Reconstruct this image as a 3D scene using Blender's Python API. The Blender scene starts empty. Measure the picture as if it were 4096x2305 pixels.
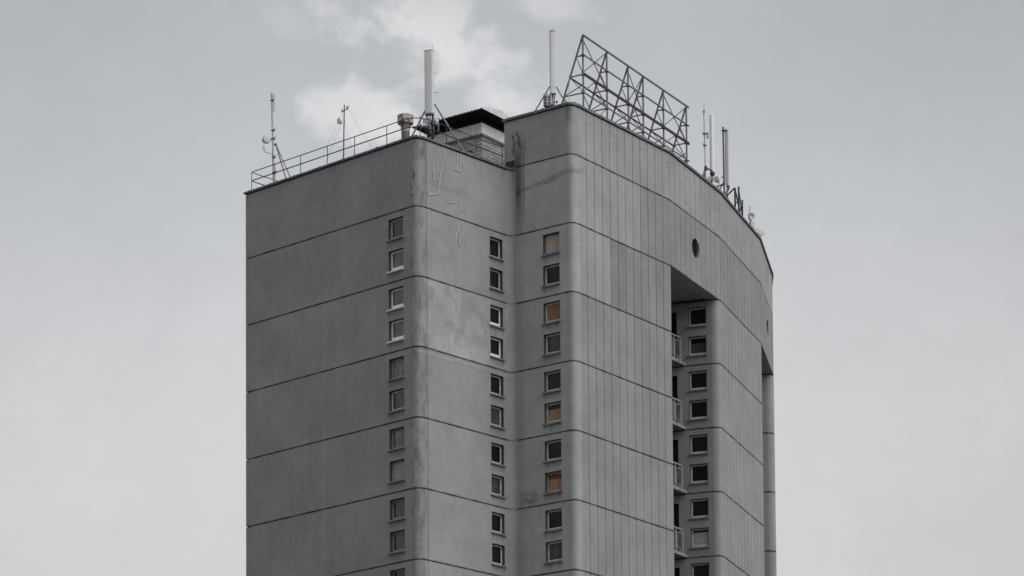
import bpy, bmesh, math, random
from mathutils import Vector as V, Matrix
random.seed(7)
R = math.radians
scn = bpy.context.scene
col = scn.collection

# ------------------------------------------------------------------ helpers
def tag(o, label=None, cat=None, group=None, kind=None):
    if label: o['label'] = label
    if cat: o['category'] = cat
    if group: o['group'] = group
    if kind: o['kind'] = kind
    return o
def empty(name, loc, label, cat, group=None):
    o = bpy.data.objects.new(name, None); col.objects.link(o); o.location = loc
    o.empty_display_size = .3
    bpy.context.view_layer.update()
    return tag(o, label, cat, group)
def root_of(o):
    while o.parent: o = o.parent
    return o

class MB:
    """collects faces given in world coordinates; build() links them as ONE object"""
    def __init__(s): s.v = []; s.f = []; s.m = []; s.uv = []; s.tone = []; s.sm = []
    def face(s, pts, m=0, uv=None, tone=1.0, smooth=False):
        i = len(s.v); s.v += [tuple(p) for p in pts]; s.f.append(tuple(range(i, i+len(pts))))
        s.m.append(m); s.uv.append(uv); s.tone.append(tone); s.sm.append(smooth)
    def box(s, c, ax, half, m=0):
        ax = [V(a).normalized() for a in ax]; c = V(c)
        P = lambda i, j, k: c + ax[0]*half[0]*i + ax[1]*half[1]*j + ax[2]*half[2]*k
        for q in (((1,-1,-1),(1,1,-1),(1,1,1),(1,-1,1)), ((-1,1,-1),(-1,-1,-1),(-1,-1,1),(-1,1,1)),
                  ((1,1,-1),(-1,1,-1),(-1,1,1),(1,1,1)), ((-1,-1,-1),(1,-1,-1),(1,-1,1),(-1,-1,1)),
                  ((-1,-1,1),(1,-1,1),(1,1,1),(-1,1,1)), ((-1,1,-1),(1,1,-1),(1,-1,-1),(-1,-1,-1))):
            s.face([P(*t) for t in q], m)
    def abox(s, x0, x1, y0, y1, z0, z1, m=0):
        s.box(((x0+x1)/2, (y0+y1)/2, (z0+z1)/2), ((1,0,0),(0,1,0),(0,0,1)), ((x1-x0)/2, (y1-y0)/2, (z1-z0)/2), m)
    def bar(s, p, q, w, h, m=0):
        p, q = V(p), V(q); d = (q-p); L = d.length; d.normalize()
        up = V((0,0,1)) if abs(d.z) < .95 else V((.6,.8,0))
        x = d.cross(up).normalized(); y = x.cross(d).normalized()
        s.box((p+q)/2, (d, x, y), (L/2, w/2, h/2), m)
    def tube(s, pts, r, n=8, m=0, cap=True):
        pts = [V(p) for p in pts]; rs = r if isinstance(r, (list, tuple)) else [r]*len(pts)
        rings = []; pd = None
        for i, p in enumerate(pts):
            d = (pts[min(i+1, len(pts)-1)] - pts[max(i-1, 0)]).normalized()
            up = V((0,0,1)) if abs(d.z) < .95 else V((.3,.95,0))
            x = d.cross(up).normalized(); y = x.cross(d).normalized()
            if pd is not None and x.dot(pd) < 0: x, y = -x, -y
            pd = x
            rings.append([p + (x*math.cos(a) + y*math.sin(a))*rs[i] for a in [2*math.pi*k/n for k in range(n)]])
        for a, b in zip(rings, rings[1:]):
            for k in range(n): s.face([a[k], a[(k+1)%n], b[(k+1)%n], b[k]], m, smooth=True)
        if cap: s.face(rings[0][::-1], m); s.face(rings[-1], m)
    def lathe(s, c, ax, prof, n=24, m=0, cap=True):
        """prof: (distance along the axis, radius)"""
        c = V(c); ax = V(ax).normalized(); up = V((0,0,1)) if abs(ax.z) < .95 else V((1,0,0))
        x = ax.cross(up).normalized(); y = x.cross(ax).normalized()
        rings = [[c + ax*h + (x*math.cos(a)+y*math.sin(a))*r for a in [2*math.pi*k/n for k in range(n)]] for h, r in prof]
        for a, b in zip(rings, rings[1:]):
            for k in range(n): s.face([a[k], a[(k+1)%n], b[(k+1)%n], b[k]], m, smooth=True)
        if cap: s.face(rings[0][::-1], m); s.face(rings[-1], m)
    def prism(s, poly, z0, z1, m=0):
        n = len(poly)
        for i in range(n):
            a, b = poly[i], poly[(i+1)%n]
            s.face([(a[0],a[1],z0),(b[0],b[1],z0),(b[0],b[1],z1),(a[0],a[1],z1)], m)
        s.face([(p[0],p[1],z1) for p in poly], m); s.face([(p[0],p[1],z0) for p in poly][::-1], m)
    def build(s, name, mats, parent=None, label=None, fix=True, kind=None, bevel=0):
        me = bpy.data.meshes.new(name)
        off = V((0,0,0))
        if parent: off = parent.matrix_world.translation
        me.from_pydata([tuple(V(p)-off) for p in s.v], [], s.f)
        mats = mats if isinstance(mats, (list, tuple)) else [mats]
        for mt in mats: me.materials.append(mt)
        uvl = me.uv_layers.new(name='UVMap'); at = me.attributes.new('tone', 'FLOAT', 'FACE')
        for p, uv, mi, t, sm in zip(me.polygons, s.uv, s.m, s.tone, s.sm):
            p.material_index = mi; at.data[p.index].value = t; p.use_smooth = sm
            if uv:
                for li, q in zip(p.loop_indices, uv): uvl.data[li].uv = q
        if fix:
            b = bmesh.new(); b.from_mesh(me)
            bmesh.ops.remove_doubles(b, verts=b.verts, dist=1e-5)
            bmesh.ops.recalc_face_normals(b, faces=b.faces); b.to_mesh(me); b.free()
        if fix: me.set_sharp_from_angle(angle=R(38))
        o = bpy.data.objects.new(name, me); col.objects.link(o)
        if parent:
            o.parent = parent; bpy.context.view_layer.update()
        if bevel:
            md = o.modifiers.new('bevel', 'BEVEL'); md.width = bevel; md.segments = 2; md.limit_method = 'ANGLE'
        if label: o['label'] = label
        if kind: o['kind'] = kind
        return o

# ------------------------------------------------------------------ materials
class NT:
    def __init__(s, mat): s.t = mat.node_tree; s.n = s.t.nodes; s.l = s.t.links
    def val(s, sock, x):
        if isinstance(x, (int, float)): sock.default_value = x
        elif isinstance(x, (tuple, list)): sock.default_value = x
        else: s.l.new(x, sock)
    def math(s, op, a, b=None, c=None, clamp=False):
        n = s.n.new('ShaderNodeMath'); n.operation = op; n.use_clamp = clamp
        s.val(n.inputs[0], a)
        if b is not None: s.val(n.inputs[1], b)
        if c is not None: s.val(n.inputs[2], c)
        return n.outputs[0]
    def add(s, a, b): return s.math('ADD', a, b)
    def sub(s, a, b): return s.math('SUBTRACT', a, b)
    def mul(s, a, b): return s.math('MULTIPLY', a, b)
    def mx(s, a, b): return s.math('MAXIMUM', a, b)
    def mn(s, a, b): return s.math('MINIMUM', a, b)
    def absf(s, a): return s.math('ABSOLUTE', a)
    def noise(s, vec, scale, detail=4, rough=.55, dist=0):
        n = s.n.new('ShaderNodeTexNoise'); n.inputs['Scale'].default_value = scale; n.inputs['Detail'].default_value = detail
        n.inputs['Roughness'].default_value = rough; n.inputs['Distortion'].default_value = dist
        s.l.new(vec, n.inputs['Vector']); return n.outputs['Fac']
    def vec(s, x, y, z=0.0):
        n = s.n.new('ShaderNodeCombineXYZ'); s.val(n.inputs[0], x); s.val(n.inputs[1], y); s.val(n.inputs[2], z); return n.outputs[0]
    def ramp(s, x, a, b, lo=0.0, hi=1.0):
        n = s.n.new('ShaderNodeMapRange'); n.interpolation_type = 'SMOOTHSTEP'
        s.val(n.inputs[0], x); n.inputs[1].default_value = a; n.inputs[2].default_value = b
        n.inputs[3].default_value = lo; n.inputs[4].default_value = hi; return n.outputs[0]
    def mix(s, f, a, b):
        n = s.n.new('ShaderNodeMix'); n.data_type = 'RGBA'; s.val(n.inputs['Factor'], f)
        s.val(n.inputs[6], a); s.val(n.inputs[7], b); return n.outputs[2]
    def scale(s, c, f):
        n = s.n.new('ShaderNodeMix'); n.data_type = 'RGBA'; n.blend_type = 'MULTIPLY'; n.inputs['Factor'].default_value = 1
        s.val(n.inputs[6], c)
        g = s.n.new('ShaderNodeCombineColor'); [s.l.new(f, g.inputs[i]) for i in range(3)]
        s.l.new(g.outputs[0], n.inputs[7]); return n.outputs[2]
def newmat(name):
    m = bpy.data.materials.new(name); m.use_nodes = True; return m
def c3(r, g=None, b=None): return (r, r if g is None else g, r if b is None else b, 1)
def simple(name, color, rough=.6, metal=0, var=.15, scale=6, spec=.3, bump=0, rust=None):
    m = newmat(name); t = NT(m); b = t.n['Principled BSDF']
    tc = t.n.new('ShaderNodeTexCoord').outputs['Object']
    n = t.noise(tc, scale, 5, .6)
    f = t.ramp(n, .3, .7, 1-var, 1+var)
    colr = t.scale(color, f)
    if rust:
        rm = t.ramp(t.noise(tc, rust[1], 5, .65), rust[2], rust[2]+.08)
        colr = t.mix(rm, colr, rust[0])
    t.l.new(colr, b.inputs['Base Color'])
    b.inputs['Roughness'].default_value = rough; b.inputs['Metallic'].default_value = metal
    b.inputs['Specular IOR Level'].default_value = spec
    if bump:
        bn = t.n.new('ShaderNodeBump'); bn.inputs['Strength'].default_value = bump; bn.inputs['Distance'].default_value = .01
        t.l.new(n, bn.inputs['Height']); t.l.new(bn.outputs[0], b.inputs['Normal'])
    return m

H = 2.8; Z0 = 44.813; ZT = Z0+2.10
def J(k): return Z0-k*H
SC0 = 15.0   # s value of the inner corner; fixed by construction below

def concrete(name, base, ribbed=False, stains=None):
    m = newmat(name); t = NT(m); b = t.n['Principled BSDF']
    uv = t.n.new('ShaderNodeUVMap'); uv.uv_map = 'UVMap'
    sp = t.n.new('ShaderNodeSeparateXYZ'); t.l.new(uv.outputs[0], sp.inputs[0]); s, z = sp.outputs[0], sp.outputs[1]
    at = t.n.new('ShaderNodeAttribute'); at.attribute_name = 'tone'; tone = at.outputs['Fac']
    big = t.noise(uv.outputs[0], .45, 5, .6)
    mid = t.noise(uv.outputs[0], 2.3, 6, .65, .4)
    fine = t.noise(uv.outputs[0], 26, 3, .7)
    grain = t.noise(uv.outputs[0], 90, 2, .7)
    streak = t.noise(t.vec(t.mul(s, 3.2), t.mul(z, .22)), 1.0, 5, .65)
    streak2 = t.noise(t.vec(t.mul(s, 11), t.mul(z, .5)), 1.0, 4, .6)
    f = t.ramp(big, .3, .7, .91, 1.08)
    f = t.mul(f, t.ramp(mid, .25, .75, .935, 1.06))
    f = t.mul(f, t.ramp(streak, .3, .7, .965, 1.03))
    f = t.mul(f, t.ramp(streak2, .3, .7, .985, 1.015))
    f = t.mul(f, t.ramp(fine, .25, .75, .90, 1.10))
    f = t.mul(f, t.ramp(grain, .25, .75, .93, 1.07))
    # pits and specks
    f = t.mul(f, t.ramp(t.noise(uv.outputs[0], 15, 2, .5), .68, .74, 1, .66))
    # grime along the floor joints
    fr = t.math('FRACT', t.math('DIVIDE', t.sub(z, 0.0), H))     # 0 and 1 at joints
    dj = t.mn(fr, t.sub(1.0, fr))
    jm = t.mul(t.ramp(dj, 0.0, .035, 1, 0), t.ramp(mid, .42, .6))
    f = t.mul(f, t.sub(1.0, t.mul(jm, .30)))
    jn = t.mul(t.ramp(t.add(dj, t.mul(t.sub(fine, .5), .02)), .010, .020, 1, 0), t.ramp(mid, .40, .62, .15, 1))
    f = t.mul(f, t.sub(1.0, t.mul(jn, .36)))
    # drips starting at joint, running down
    dr = t.mul(t.ramp(fr, .80, 1.0, 0, 1), t.ramp(streak2, .56, .72))
    f = t.mul(f, t.sub(1.0, t.mul(dr, .16)))
    if stains: f = stains(t, s, z, f, big, mid, fine, streak, streak2)
    f = t.mul(f, tone)
    colr = t.scale(base, f)
    # faint greenish/ warm tint in big patches
    tn = t.ramp(t.noise(uv.outputs[0], .8, 3, .5), .45, .7, 0, .5)
    colr = t.mix(tn, colr, t.scale((base[0]*.98, base[1]*1.0, base[2]*.955, 1), f))
    t.l.new(colr, b.inputs['Base Color']); b.inputs['Roughness'].default_value = .92; b.inputs['Specular IOR Level'].default_value = .15
    bn = t.n.new('ShaderNodeBump'); bn.inputs['Strength'].default_value = .25; bn.inputs['Distance'].default_value = .01
    t.l.new(t.add(fine, mid), bn.inputs['Height']); t.l.new(bn.outputs[0], b.inputs['Normal'])
    return m

# ------------------------------------------------------------------ plan of the tower (metres; camera at x=y=0)
def d2(a): a = R(a); return V((math.sin(a), math.cos(a)))
A0 = V((-10.718, 125.326)); A1 = V((-3.698, 118.955)); B0 = V((-3.108, 119.084)); B1 = V((.021, 122.531))
C0 = V((.402, 122.553)); C1 = V((2.427, 121.074))
D0 = V((3.242, 121.675)); D1 = V((6.833, 126.635)); D2 = V((9.253, 131.587)); D3 = V((11.499, 137.990)); D4 = V((12.509, 143.374))
dD1 = (D1-D0).normalized(); S = D0 - dD1*.50
def right(d): return V((d.y, -d.x))
def arc(p, q, tp, tq, n=8):
    """smooth corner from p (heading tp) to q (heading tq): hermite"""
    L = (q-p).length*.83; out = []
    for i in range(1, n):
        u = i/n; h00 = 2*u**3-3*u**2+1; h10 = u**3-2*u**2+u; h01 = -2*u**3+3*u**2; h11 = u**3-u**2
        # hermite tangents scaled for a circular look
        k = L*1.66
        out.append(p*h00 + tp*(h10*k) + q*h01 + tq*(h11*k))
    return out
dA = (A1-A0).normalized(); dB = (B1-B0).normalized(); dC = (C1-C0).normalized()
dD2 = (D2-D1).normalized(); dD3 = (D3-D2).normalized(); dD4 = (D4-D3).normalized()
d5 = d2(3); D5 = D4 + d5*6.8
AB = A0 - right(dA)*13
def P_(p, kind='', flags=''): return dict(p=p, k=kind)
out3 = right(dD3); T1 = D2 - dD3*.34 - out3*.34; W1e = T1 - out3*2.9
out5 = right(d5); T2 = D4 - d5*.34 - out5*.34; W2e = T2 - out5*2.9
D1r = D1 - right(dD1)*3.0; D3r = D3 - out3*3.0

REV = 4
class Run:
    """a vertical wall surface over a plan polyline; heightfield over (s, z)"""
    def __init__(s, pts, s0=0.0, smooth=()):
        s.p = [V(p) for p in pts]; s.s = [s0]
        for a, b in zip(s.p, s.p[1:]): s.s.append(s.s[-1] + (b-a).length)
        s.nr = []
        for i in range(len(s.p)):
            ns = []
            if i > 0: ns.append(right((s.p[i]-s.p[i-1]).normalized()))
            if i < len(s.p)-1: ns.append(right((s.p[i+1]-s.p[i]).normalized()))
            n = sum(ns, V((0,0)))
            n.normalize(); c = max(.35, n.dot(ns[0])); s.nr.append(n/c)
    def seg(s, x):
        for i in range(len(s.p)-1):
            if x <= s.s[i+1]+1e-7: return i
        return len(s.p)-2
    def pos(s, x, d, i=None):
        if i is None: i = s.seg(x)
        u = (x-s.s[i])/(s.s[i+1]-s.s[i])
        if u < 1e-6: p, n = s.p[i], s.nr[i]
        elif u > 1-1e-6: p, n = s.p[i+1], s.nr[i+1]
        else:
            p = s.p[i].lerp(s.p[i+1], u); n = right((s.p[i+1]-s.p[i]).normalized())
        return p + n*d
    def at(s, q):
        """s of the plan vertex q"""
        for a, b in zip(s.p, s.s):
            if (a-q).length < 1e-4: return b
        raise ValueError
def wall(mb, run, z0, z1, vgroove=(), hgroove=(), holes=(), nogroove=(), tone=None, gd=.045, vw=.030, hw=.040, extra_s=(), extra_z=(), smooth=()):
    """vgroove: list of (s, zlo, zhi); hgroove: list of z; holes: (s0,s1,z0,z1,depth)"""
    sc = set(run.s) | set(extra_s); zc = {z0, z1} | set(extra_z)
    for g in vgroove: sc |= {g[0]-vw/2, g[0]+vw/2}; zc |= {z for z in g[1:3] if z0 < z < z1}
    for g in hgroove:
        for q in (g-hw/2, g+hw/2):
            if z0 < q < z1: zc.add(q)
    for h in holes: sc |= {h[0], h[1]}; zc |= {h[2], h[3]}
    def clean(c, lo, hi):
        o = []
        for x in sorted(c):
            if lo-1e-6 <= x <= hi+1e-6 and (not o or x-o[-1] > 1e-4): o.append(x)
        return o
    sc = clean(sc, run.s[0], run.s[-1]); zc = clean(zc, z0, z1)
    ns, nz = len(sc)-1, len(zc)-1
    def cell(i, j):
        s_ = (sc[i]+sc[i+1])/2; z_ = (zc[j]+zc[j+1])/2
        for h in holes:
            if h[0] < s_ < h[1] and h[2] < z_ < h[3]: return ('h', -h[4])
        for g in hgroove:
            if abs(z_-g) < hw/2 and not any(a < s_ < b for a, b in nogroove): return ('g', -gd)
        for g in vgroove:
            if abs(s_-g[0]) < vw/2 and g[1] < z_ < g[2]: return ('v', -gd*.7)
        return ('w', 0.0)
    C = [[cell(i, j) for j in range(nz)] for i in range(ns)]
    segs = [run.seg((sc[i]+sc[i+1])/2) for i in range(ns)]
    def q(s_, d, i, z): p = run.pos(s_, d, i); return (p.x, p.y, z)
    for i in range(ns):
        a, b = sc[i], sc[i+1]; k = segs[i]; sm = any(lo <= (a+b)/2 <= hi for lo, hi in smooth)
        for j in range(nz):
            t_, d = C[i][j]; zl, zh = zc[j], zc[j+1]
            tn = tone(t_, (a+b)/2, (zl+zh)/2) if tone else 1.0
            mi = {'w': 0, 'g': 1, 'v': 2, 'h': 0}[t_]
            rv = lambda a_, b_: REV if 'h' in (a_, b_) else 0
            if t_ != 'h':
                mb.face([q(a,d,k,zl), q(b,d,k,zl), q(b,d,k,zh), q(a,d,k,zh)], mi, [(a,zl-Z0),(b,zl-Z0),(b,zh-Z0),(a,zh-Z0)], tn, sm)
            if i+1 < ns and abs(C[i+1][j][1]-d) > 1e-6:
                e = C[i+1][j][1]; k2 = segs[i+1]
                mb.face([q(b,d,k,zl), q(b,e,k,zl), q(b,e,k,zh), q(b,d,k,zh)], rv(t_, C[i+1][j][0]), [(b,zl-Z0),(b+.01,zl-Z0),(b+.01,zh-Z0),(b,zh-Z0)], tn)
            if j+1 < nz and abs(C[i][j+1][1]-d) > 1e-6:
                e = C[i][j+1][1]
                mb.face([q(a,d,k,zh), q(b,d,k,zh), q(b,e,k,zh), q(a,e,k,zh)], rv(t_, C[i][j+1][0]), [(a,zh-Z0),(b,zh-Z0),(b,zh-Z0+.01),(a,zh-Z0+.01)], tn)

# runs ------------------------------------------------------------------------------------------
arcA = arc(A1, B0, dA, dB); arcBC = arc(B1, C0, dB, dC, 6); arcC = arc(C1, S, dC, dD1)
LA = (AB-A0).length
runAB = Run([AB, A0, A1]+arcA+[B0, B1]+arcBC+[C0], -LA)
sA0, sA1, sB0, sB1, sC0 = [runAB.at(q) for q in (A0, A1, B0, B1, C0)]
runC = Run([C0, C1]+arcC+[S, D0, D1], sC0)
sC1, sS, sD0, sD1 = [runC.at(q) for q in (C1, S, D0, D1)]
runD = Run([D1, D2, D3, D4, D5], sD1)
sD2, sD3, sD4, sD5 = [runD.at(q) for q in (D2, D3, D4, D5)]
out1 = right(dD1)
arcF1 = arc(T1, D2, out3, dD3, 8); arcF2 = arc(T2, D4, out5, d5, 8)
runL0 = Run([D1, D1r, W1e, T1]+arcF1+[D2], 0); off = sD2 - runL0.s[-1]
runL1 = Run([D1, D1r, W1e, T1]+arcF1+[D2, D3, D3r, W2e, T2]+arcF2+[D4, D5], off)
sT1 = runL1.at(T1); sT2 = runL1.at(T2); sD3L = runL1.at(D3)
Cb = C0 - dC*.545; Cbb = Cb - right(dC)*9.0
runT = Run([Cbb, Cb, C1]+arcC+[S, D0, D1, D2, D3, D4, D5], sC0-.545-9.0)

print('S', [round(x, 2) for x in (sA0, sA1, sB0, sB1, sC0, sC1, sS, sD0, sD1, sD2, sD3, sD4)])

# ------------------------------------------------------------------ stains
def sill_drips(t, s, z, f, streak2, h, amp):
    ins = t.mul(t.mn(t.ramp(s, h[0]-.08, h[0]+.02), t.ramp(s, h[1]-.02, h[1]+.08, 1, 0)), t.ramp(z, -H-.01, -H, 1, 0))
    d = t.mul(t.math('FRACT', t.math('DIVIDE', t.mul(z, -1.0), H)), H)
    for b_ in (1.13, 2.41):
        x = t.sub(d, b_); m_ = t.mul(t.ramp(x, .0, .02), t.ramp(x, .05, .42, 1, 0))
        f = t.mul(f, t.sub(1.0, t.mul(t.mul(m_, ins), t.ramp(streak2, .40, .62, .12, amp))))
    # soft grime ring round the openings
    return f
def st_AB(t, s, z, f, big, mid, fine, streak, streak2):
    f = sill_drips(t, s, z, f, streak2, (sA1-1.262, sA1-.444), .28)
    f = sill_drips(t, s, z, f, streak2, (sB0+3.653, sB0+4.403), .30)
    # fine crawling cracks
    v = t.n.new('ShaderNodeTexVoronoi'); v.feature = 'DISTANCE_TO_EDGE'; v.inputs['Scale'].default_value = .38
    t.l.new(t.vec(t.add(s, t.mul(mid, 1.4)), t.add(z, t.mul(streak, 1.1))), v.inputs['Vector'])
    f = t.mul(f, t.sub(1.0, t.mul(t.mul(t.ramp(v.outputs['Distance'], .002, .007, 1, 0), t.ramp(big, .5, .6)), .22)))
    # mottled grime on the rounded corner
    w = t.mn(t.ramp(s, sA1-.1, sA1+.15), t.ramp(s, sB0-.05, sB0+.05, 1, 0))
    n1 = t.noise(t.vec(t.mul(s, 2.6), t.mul(z, .9)), 1.2, 6, .7)
    f = t.mul(f, t.sub(1.0, t.mul(w, t.ramp(n1, .42, .72, -.05, .42))))
    # dark crust at the edge of the rounded corner
    e = t.ramp(t.absf(t.sub(s, sA1+.03)), .02, .16, 1, 0)
    n2 = t.noise(t.vec(t.mul(s, 9), t.mul(z, 2.5)), 1.0, 6, .75)
    f = t.mul(f, t.sub(1.0, t.mul(e, t.ramp(n2, .52, .66, 0, .62))))
    # blotchy repainted storey between joints 2 and 3 on the narrow face
    box = t.mn(t.ramp(z, -2*H-.03, -2*H-.02, 1, 0), t.ramp(z, -3*H+.01, -3*H+.02))
    box = t.mul(box, t.mn(t.ramp(s, sA1+.2, sA1+.6), t.ramp(s, sC0-.45, sC0-.3, 1, 0)))
    n3 = t.noise(t.vec(t.mul(s, 1.3), t.mul(z, .9)), 1.4, 6, .62, .8)
    edge = t.add(t.mul(t.sub(s, sB0), .24), t.add(z, 6.6+.5))
    low = t.ramp(t.add(edge, t.mul(t.sub(n3, .5), 1.4)), -.12, .12, 1, 0)
    f = t.mul(f, t.add(1.0, t.mul(box, t.add(t.ramp(n3, .32, .68, -.10, .20), t.mul(low, .13)))))
    # pale ragged plaster band just under joint 3
    bz = t.add(z, 3*H+.17); bz = t.absf(t.add(bz, t.mul(t.sub(mid, .5), .28)))
    bm = t.mul(t.ramp(bz, .05, .085, 1, 0), t.mn(t.ramp(s, sA1+.15, sA1+.3), t.ramp(s, sC0-.1, sC0, 1, 0)))
    f = t.mul(f, t.add(1.0, t.mul(bm, .10)))
    be = t.mul(t.ramp(t.absf(t.sub(bz, .09)), .0, .022, 1, 0), t.mn(t.ramp(s, sA1+.15, sA1+.3), t.ramp(s, sC0-.1, sC0, 1, 0)))
    f = t.mul(f, t.sub(1.0, t.mul(be, t.mul(t.ramp(z, -3*H-.06, -3*H-.03, 1, 0), .17))))
    # damp streaks under coping and stained top storey on the narrow face
    tp = t.mul(t.ramp(z, -.9, -.05, 0, 1), t.ramp(streak2, .45, .7))
    f = t.mul(f, t.sub(1.0, t.mul(tp, .22)))
    # faint horizontal stain 1.7 m below the coping of the narrow face
    hz = t.absf(t.add(t.add(z, 1.75), t.mul(t.sub(mid, .5), .7)))
    f = t.mul(f, t.sub(1.0, t.mul(t.mul(t.ramp(hz, .02, .22, 1, 0), t.ramp(fine, .3, .65)), t.mul(t.mn(t.ramp(s, sB0, sB0+.2), t.ramp(s, sB0+2, sB0+3.4, 1, 0)), .20))))
    # dark run-off in the inner corner
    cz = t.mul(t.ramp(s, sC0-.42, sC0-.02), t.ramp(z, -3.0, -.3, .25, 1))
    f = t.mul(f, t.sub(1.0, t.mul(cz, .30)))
    # two faint pale trickles on the long plain face
    for s1, wd, a in ((4.55, .05, .10), (5.35, .035, .05), (7.4, .25, .035)):
        x = t.absf(t.add(t.sub(s, s1), t.mul(t.sub(t.noise(t.vec(0.0, t.mul(z, .35)), 1.0, 2), .5), .9)))
        f = t.mul(f, t.add(1.0, t.mul(t.mul(t.ramp(x, wd*.3, wd, 1, 0), t.ramp(z, -5.4, -6.0)), a)))
    # slight algae darkening on the far left edge
    f = t.mul(f, t.sub(1.0, t.mul(t.ramp(s, sA0, sA0+.5, 1, 0), t.ramp(mid, .4, .7, .0, .15))))
    return f
def st_C(t, s, z, f, big, mid, fine, streak, streak2):
    f = sill_drips(t, s, z, f, streak2, (sC1-1.185, sC1-.377), .42)
    n2 = t.noise(t.vec(t.mul(s, 3.5), t.mul(z, .5)), 1.0, 6, .7)
    # broad dark run-off right of the inner corner
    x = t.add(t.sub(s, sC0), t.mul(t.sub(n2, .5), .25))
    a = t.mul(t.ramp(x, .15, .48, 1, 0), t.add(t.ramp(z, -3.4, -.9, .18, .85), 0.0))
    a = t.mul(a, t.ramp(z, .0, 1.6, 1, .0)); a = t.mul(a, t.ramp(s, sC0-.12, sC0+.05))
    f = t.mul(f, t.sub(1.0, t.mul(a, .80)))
    # second trickle
    x2 = t.absf(t.sub(x, .42)); a2 = t.mul(t.ramp(x2, .02, .1, 1, 0), t.mn(t.ramp(z, 1.5, .6), t.ramp(z, -2.6, -1.4)))
    f = t.mul(f, t.sub(1.0, t.mul(a2, .3)))
    # sloping sooty smudge across top storey
    zl = t.add(z, t.sub(1.07, t.mul(t.sub(s, sC0), .135)))
    zl = t.add(zl, t.mul(t.sub(mid, .5), .55))
    b_ = t.mul(t.ramp(t.absf(zl), .02, .17, 1, 0), t.ramp(s, sC1+.2, sC1+1.1, 1, 0))
    b_ = t.mul(b_, t.mul(t.ramp(fine, .2, .6, .45, 1), t.ramp(n2, .3, .6, .45, 1)))
    f = t.mul(f, t.sub(1.0, t.mul(b_, .40)))
    # dark streak on the rounded corner under the coping
    e = t.mul(t.ramp(t.absf(t.sub(s, sC1+.10)), .03, .2, 1, 0), t.ramp(z, .9, 2.0, 0.1, 1))
    f = t.mul(f, t.sub(1.0, t.mul(e, t.ramp(streak2, .3, .6, .2, .55))))
    f = t.mul(f, t.sub(1.0, t.mul(t.mul(t.ramp(t.absf(t.sub(s, sC1+.12)), .03, .3, 1, 0), t.ramp(z, 0, -.3)), t.ramp(n2, .3, .6, .0, .13))))
    # lower grime patch above joint 5, near the corner
    g = t.mul(t.ramp(t.absf(t.add(z, 5*H-.35)), .1, .5, 1, 0), t.ramp(t.absf(t.sub(s, sC0+.55)), .1, .7, 1, 0))
    f = t.mul(f, t.sub(1.0, t.mul(t.mul(g, t.ramp(mid, .38, .6)), .45)))
    # ribbed part: weathered streaks in the parapet storey
    rb = t.mul(t.ramp(s, sS, sS+.3), t.ramp(z, -.05, .05))
    n4 = t.noise(t.vec(t.mul(s, 9), t.mul(z, 1.1)), 1.0, 5, .75)
    f = t.mul(f, t.add(1.0, t.mul(rb, .05)))
    f = t.mul(f, t.sub(1.0, t.mul(rb, t.ramp(n4, .54, .72, 0, .38))))
    f = t.mul(f, t.sub(1.0, t.mul(t.ramp(z, 1.7, 2.05), t.ramp(streak2, .4, .7, .0, .35))))
    return f
M = {}
M['plain'] = concrete('render_plain_grey', c3(.258, .260, .258), stains=st_AB)
M['ribbed'] = concrete('concrete_ribbed_grey', c3(.262, .265, .262), stains=st_C)
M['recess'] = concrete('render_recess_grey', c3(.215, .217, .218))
M['reveal'] = simple('reveal_dark_render', c3(.075), .95, var=.25, scale=9)  # inner faces of the openings, darker than the wall
M['joint'] = simple('joint_sealant_and_coping_shadow', c3(.012), .9, var=.3)
M['vjoint'] = simple('panel_gap', c3(.10), .9, var=.2)
M['coping'] = simple('weathered_zinc', c3(.13, .132, .135), .65, .3, .35, 5)
M['deck'] = simple('roof_felt', c3(.06), .95, var=.3)
M['patch'] = simple('repair_plaster', c3(.288, .29, .288), .9, var=.10, scale=5)
M['patch_edge'] = simple('plaster_dark_edge', c3(.185), .95, var=.2)  # darker grey for patch edges and the line drawn round them
M['chip'] = simple('broken_edge_dirt', c3(.055), .95, var=.4, scale=20)
M['sill_pale'] = simple('pale_sill_paint', c3(.55), .6, var=.2, scale=12)
M['spray'] = simple('black_spray_paint', c3(.02), .7, var=.3)
M['soffit'] = simple('soffit_render', c3(.30), .95, var=.15, scale=3)
M['white_frame'] = simple('white_frame_paint', c3(.85), .45, var=.06)
M['grey_frame'] = simple('peeling_frame_paint', c3(.50), .7, var=.35, scale=14, rust=(c3(.13, .12, .11), 22, .58))
M['dark_frame'] = simple('bare_grey_frame', c3(.26), .8, var=.35, scale=12)
M['sill_grey'] = simple('weathered_sill', c3(.17), .85, var=.35, scale=16)
M['osb'] = simple('chipboard', c3(.22, .135, .065), .85, var=.45, scale=26, rust=(c3(.17, .085, .03), 40, .55))
M['ply'] = simple('warm_plywood', c3(.27, .175, .095), .85, var=.12, scale=5)
M['board_pale'] = simple('pale_board', c3(.36, .295, .225), .85, var=.08, scale=3)
M['beige'] = simple('beige_panel', c3(.29, .28, .25), .85, var=.15, scale=5)
M['brownglass'] = simple('brown_cardboard', c3(.05, .038, .028), .8, var=.15)
M['redbrown'] = simple('rust_brown_board', c3(.13, .05, .03), .85, var=.3)
M['steel'] = simple('galvanised_steel', c3(.42, .425, .43), .6, .15, .25, 8)
M['strut'] = simple('dull_strut_steel', c3(.26, .262, .27), .6, .15, .25, 8)
M['antenna_mid'] = simple('antenna_mid_grey', c3(.34), .45, var=.04)
M['truss'] = simple('dull_blue_grey_steel', c3(.15, .155, .17), .6, .15, .3, 5, rust=(c3(.10, .065, .06), 9, .66))
M['truss_dark'] = simple('dark_painted_steel', c3(.03, .03, .036), .6, .2, .3, 5)
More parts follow.
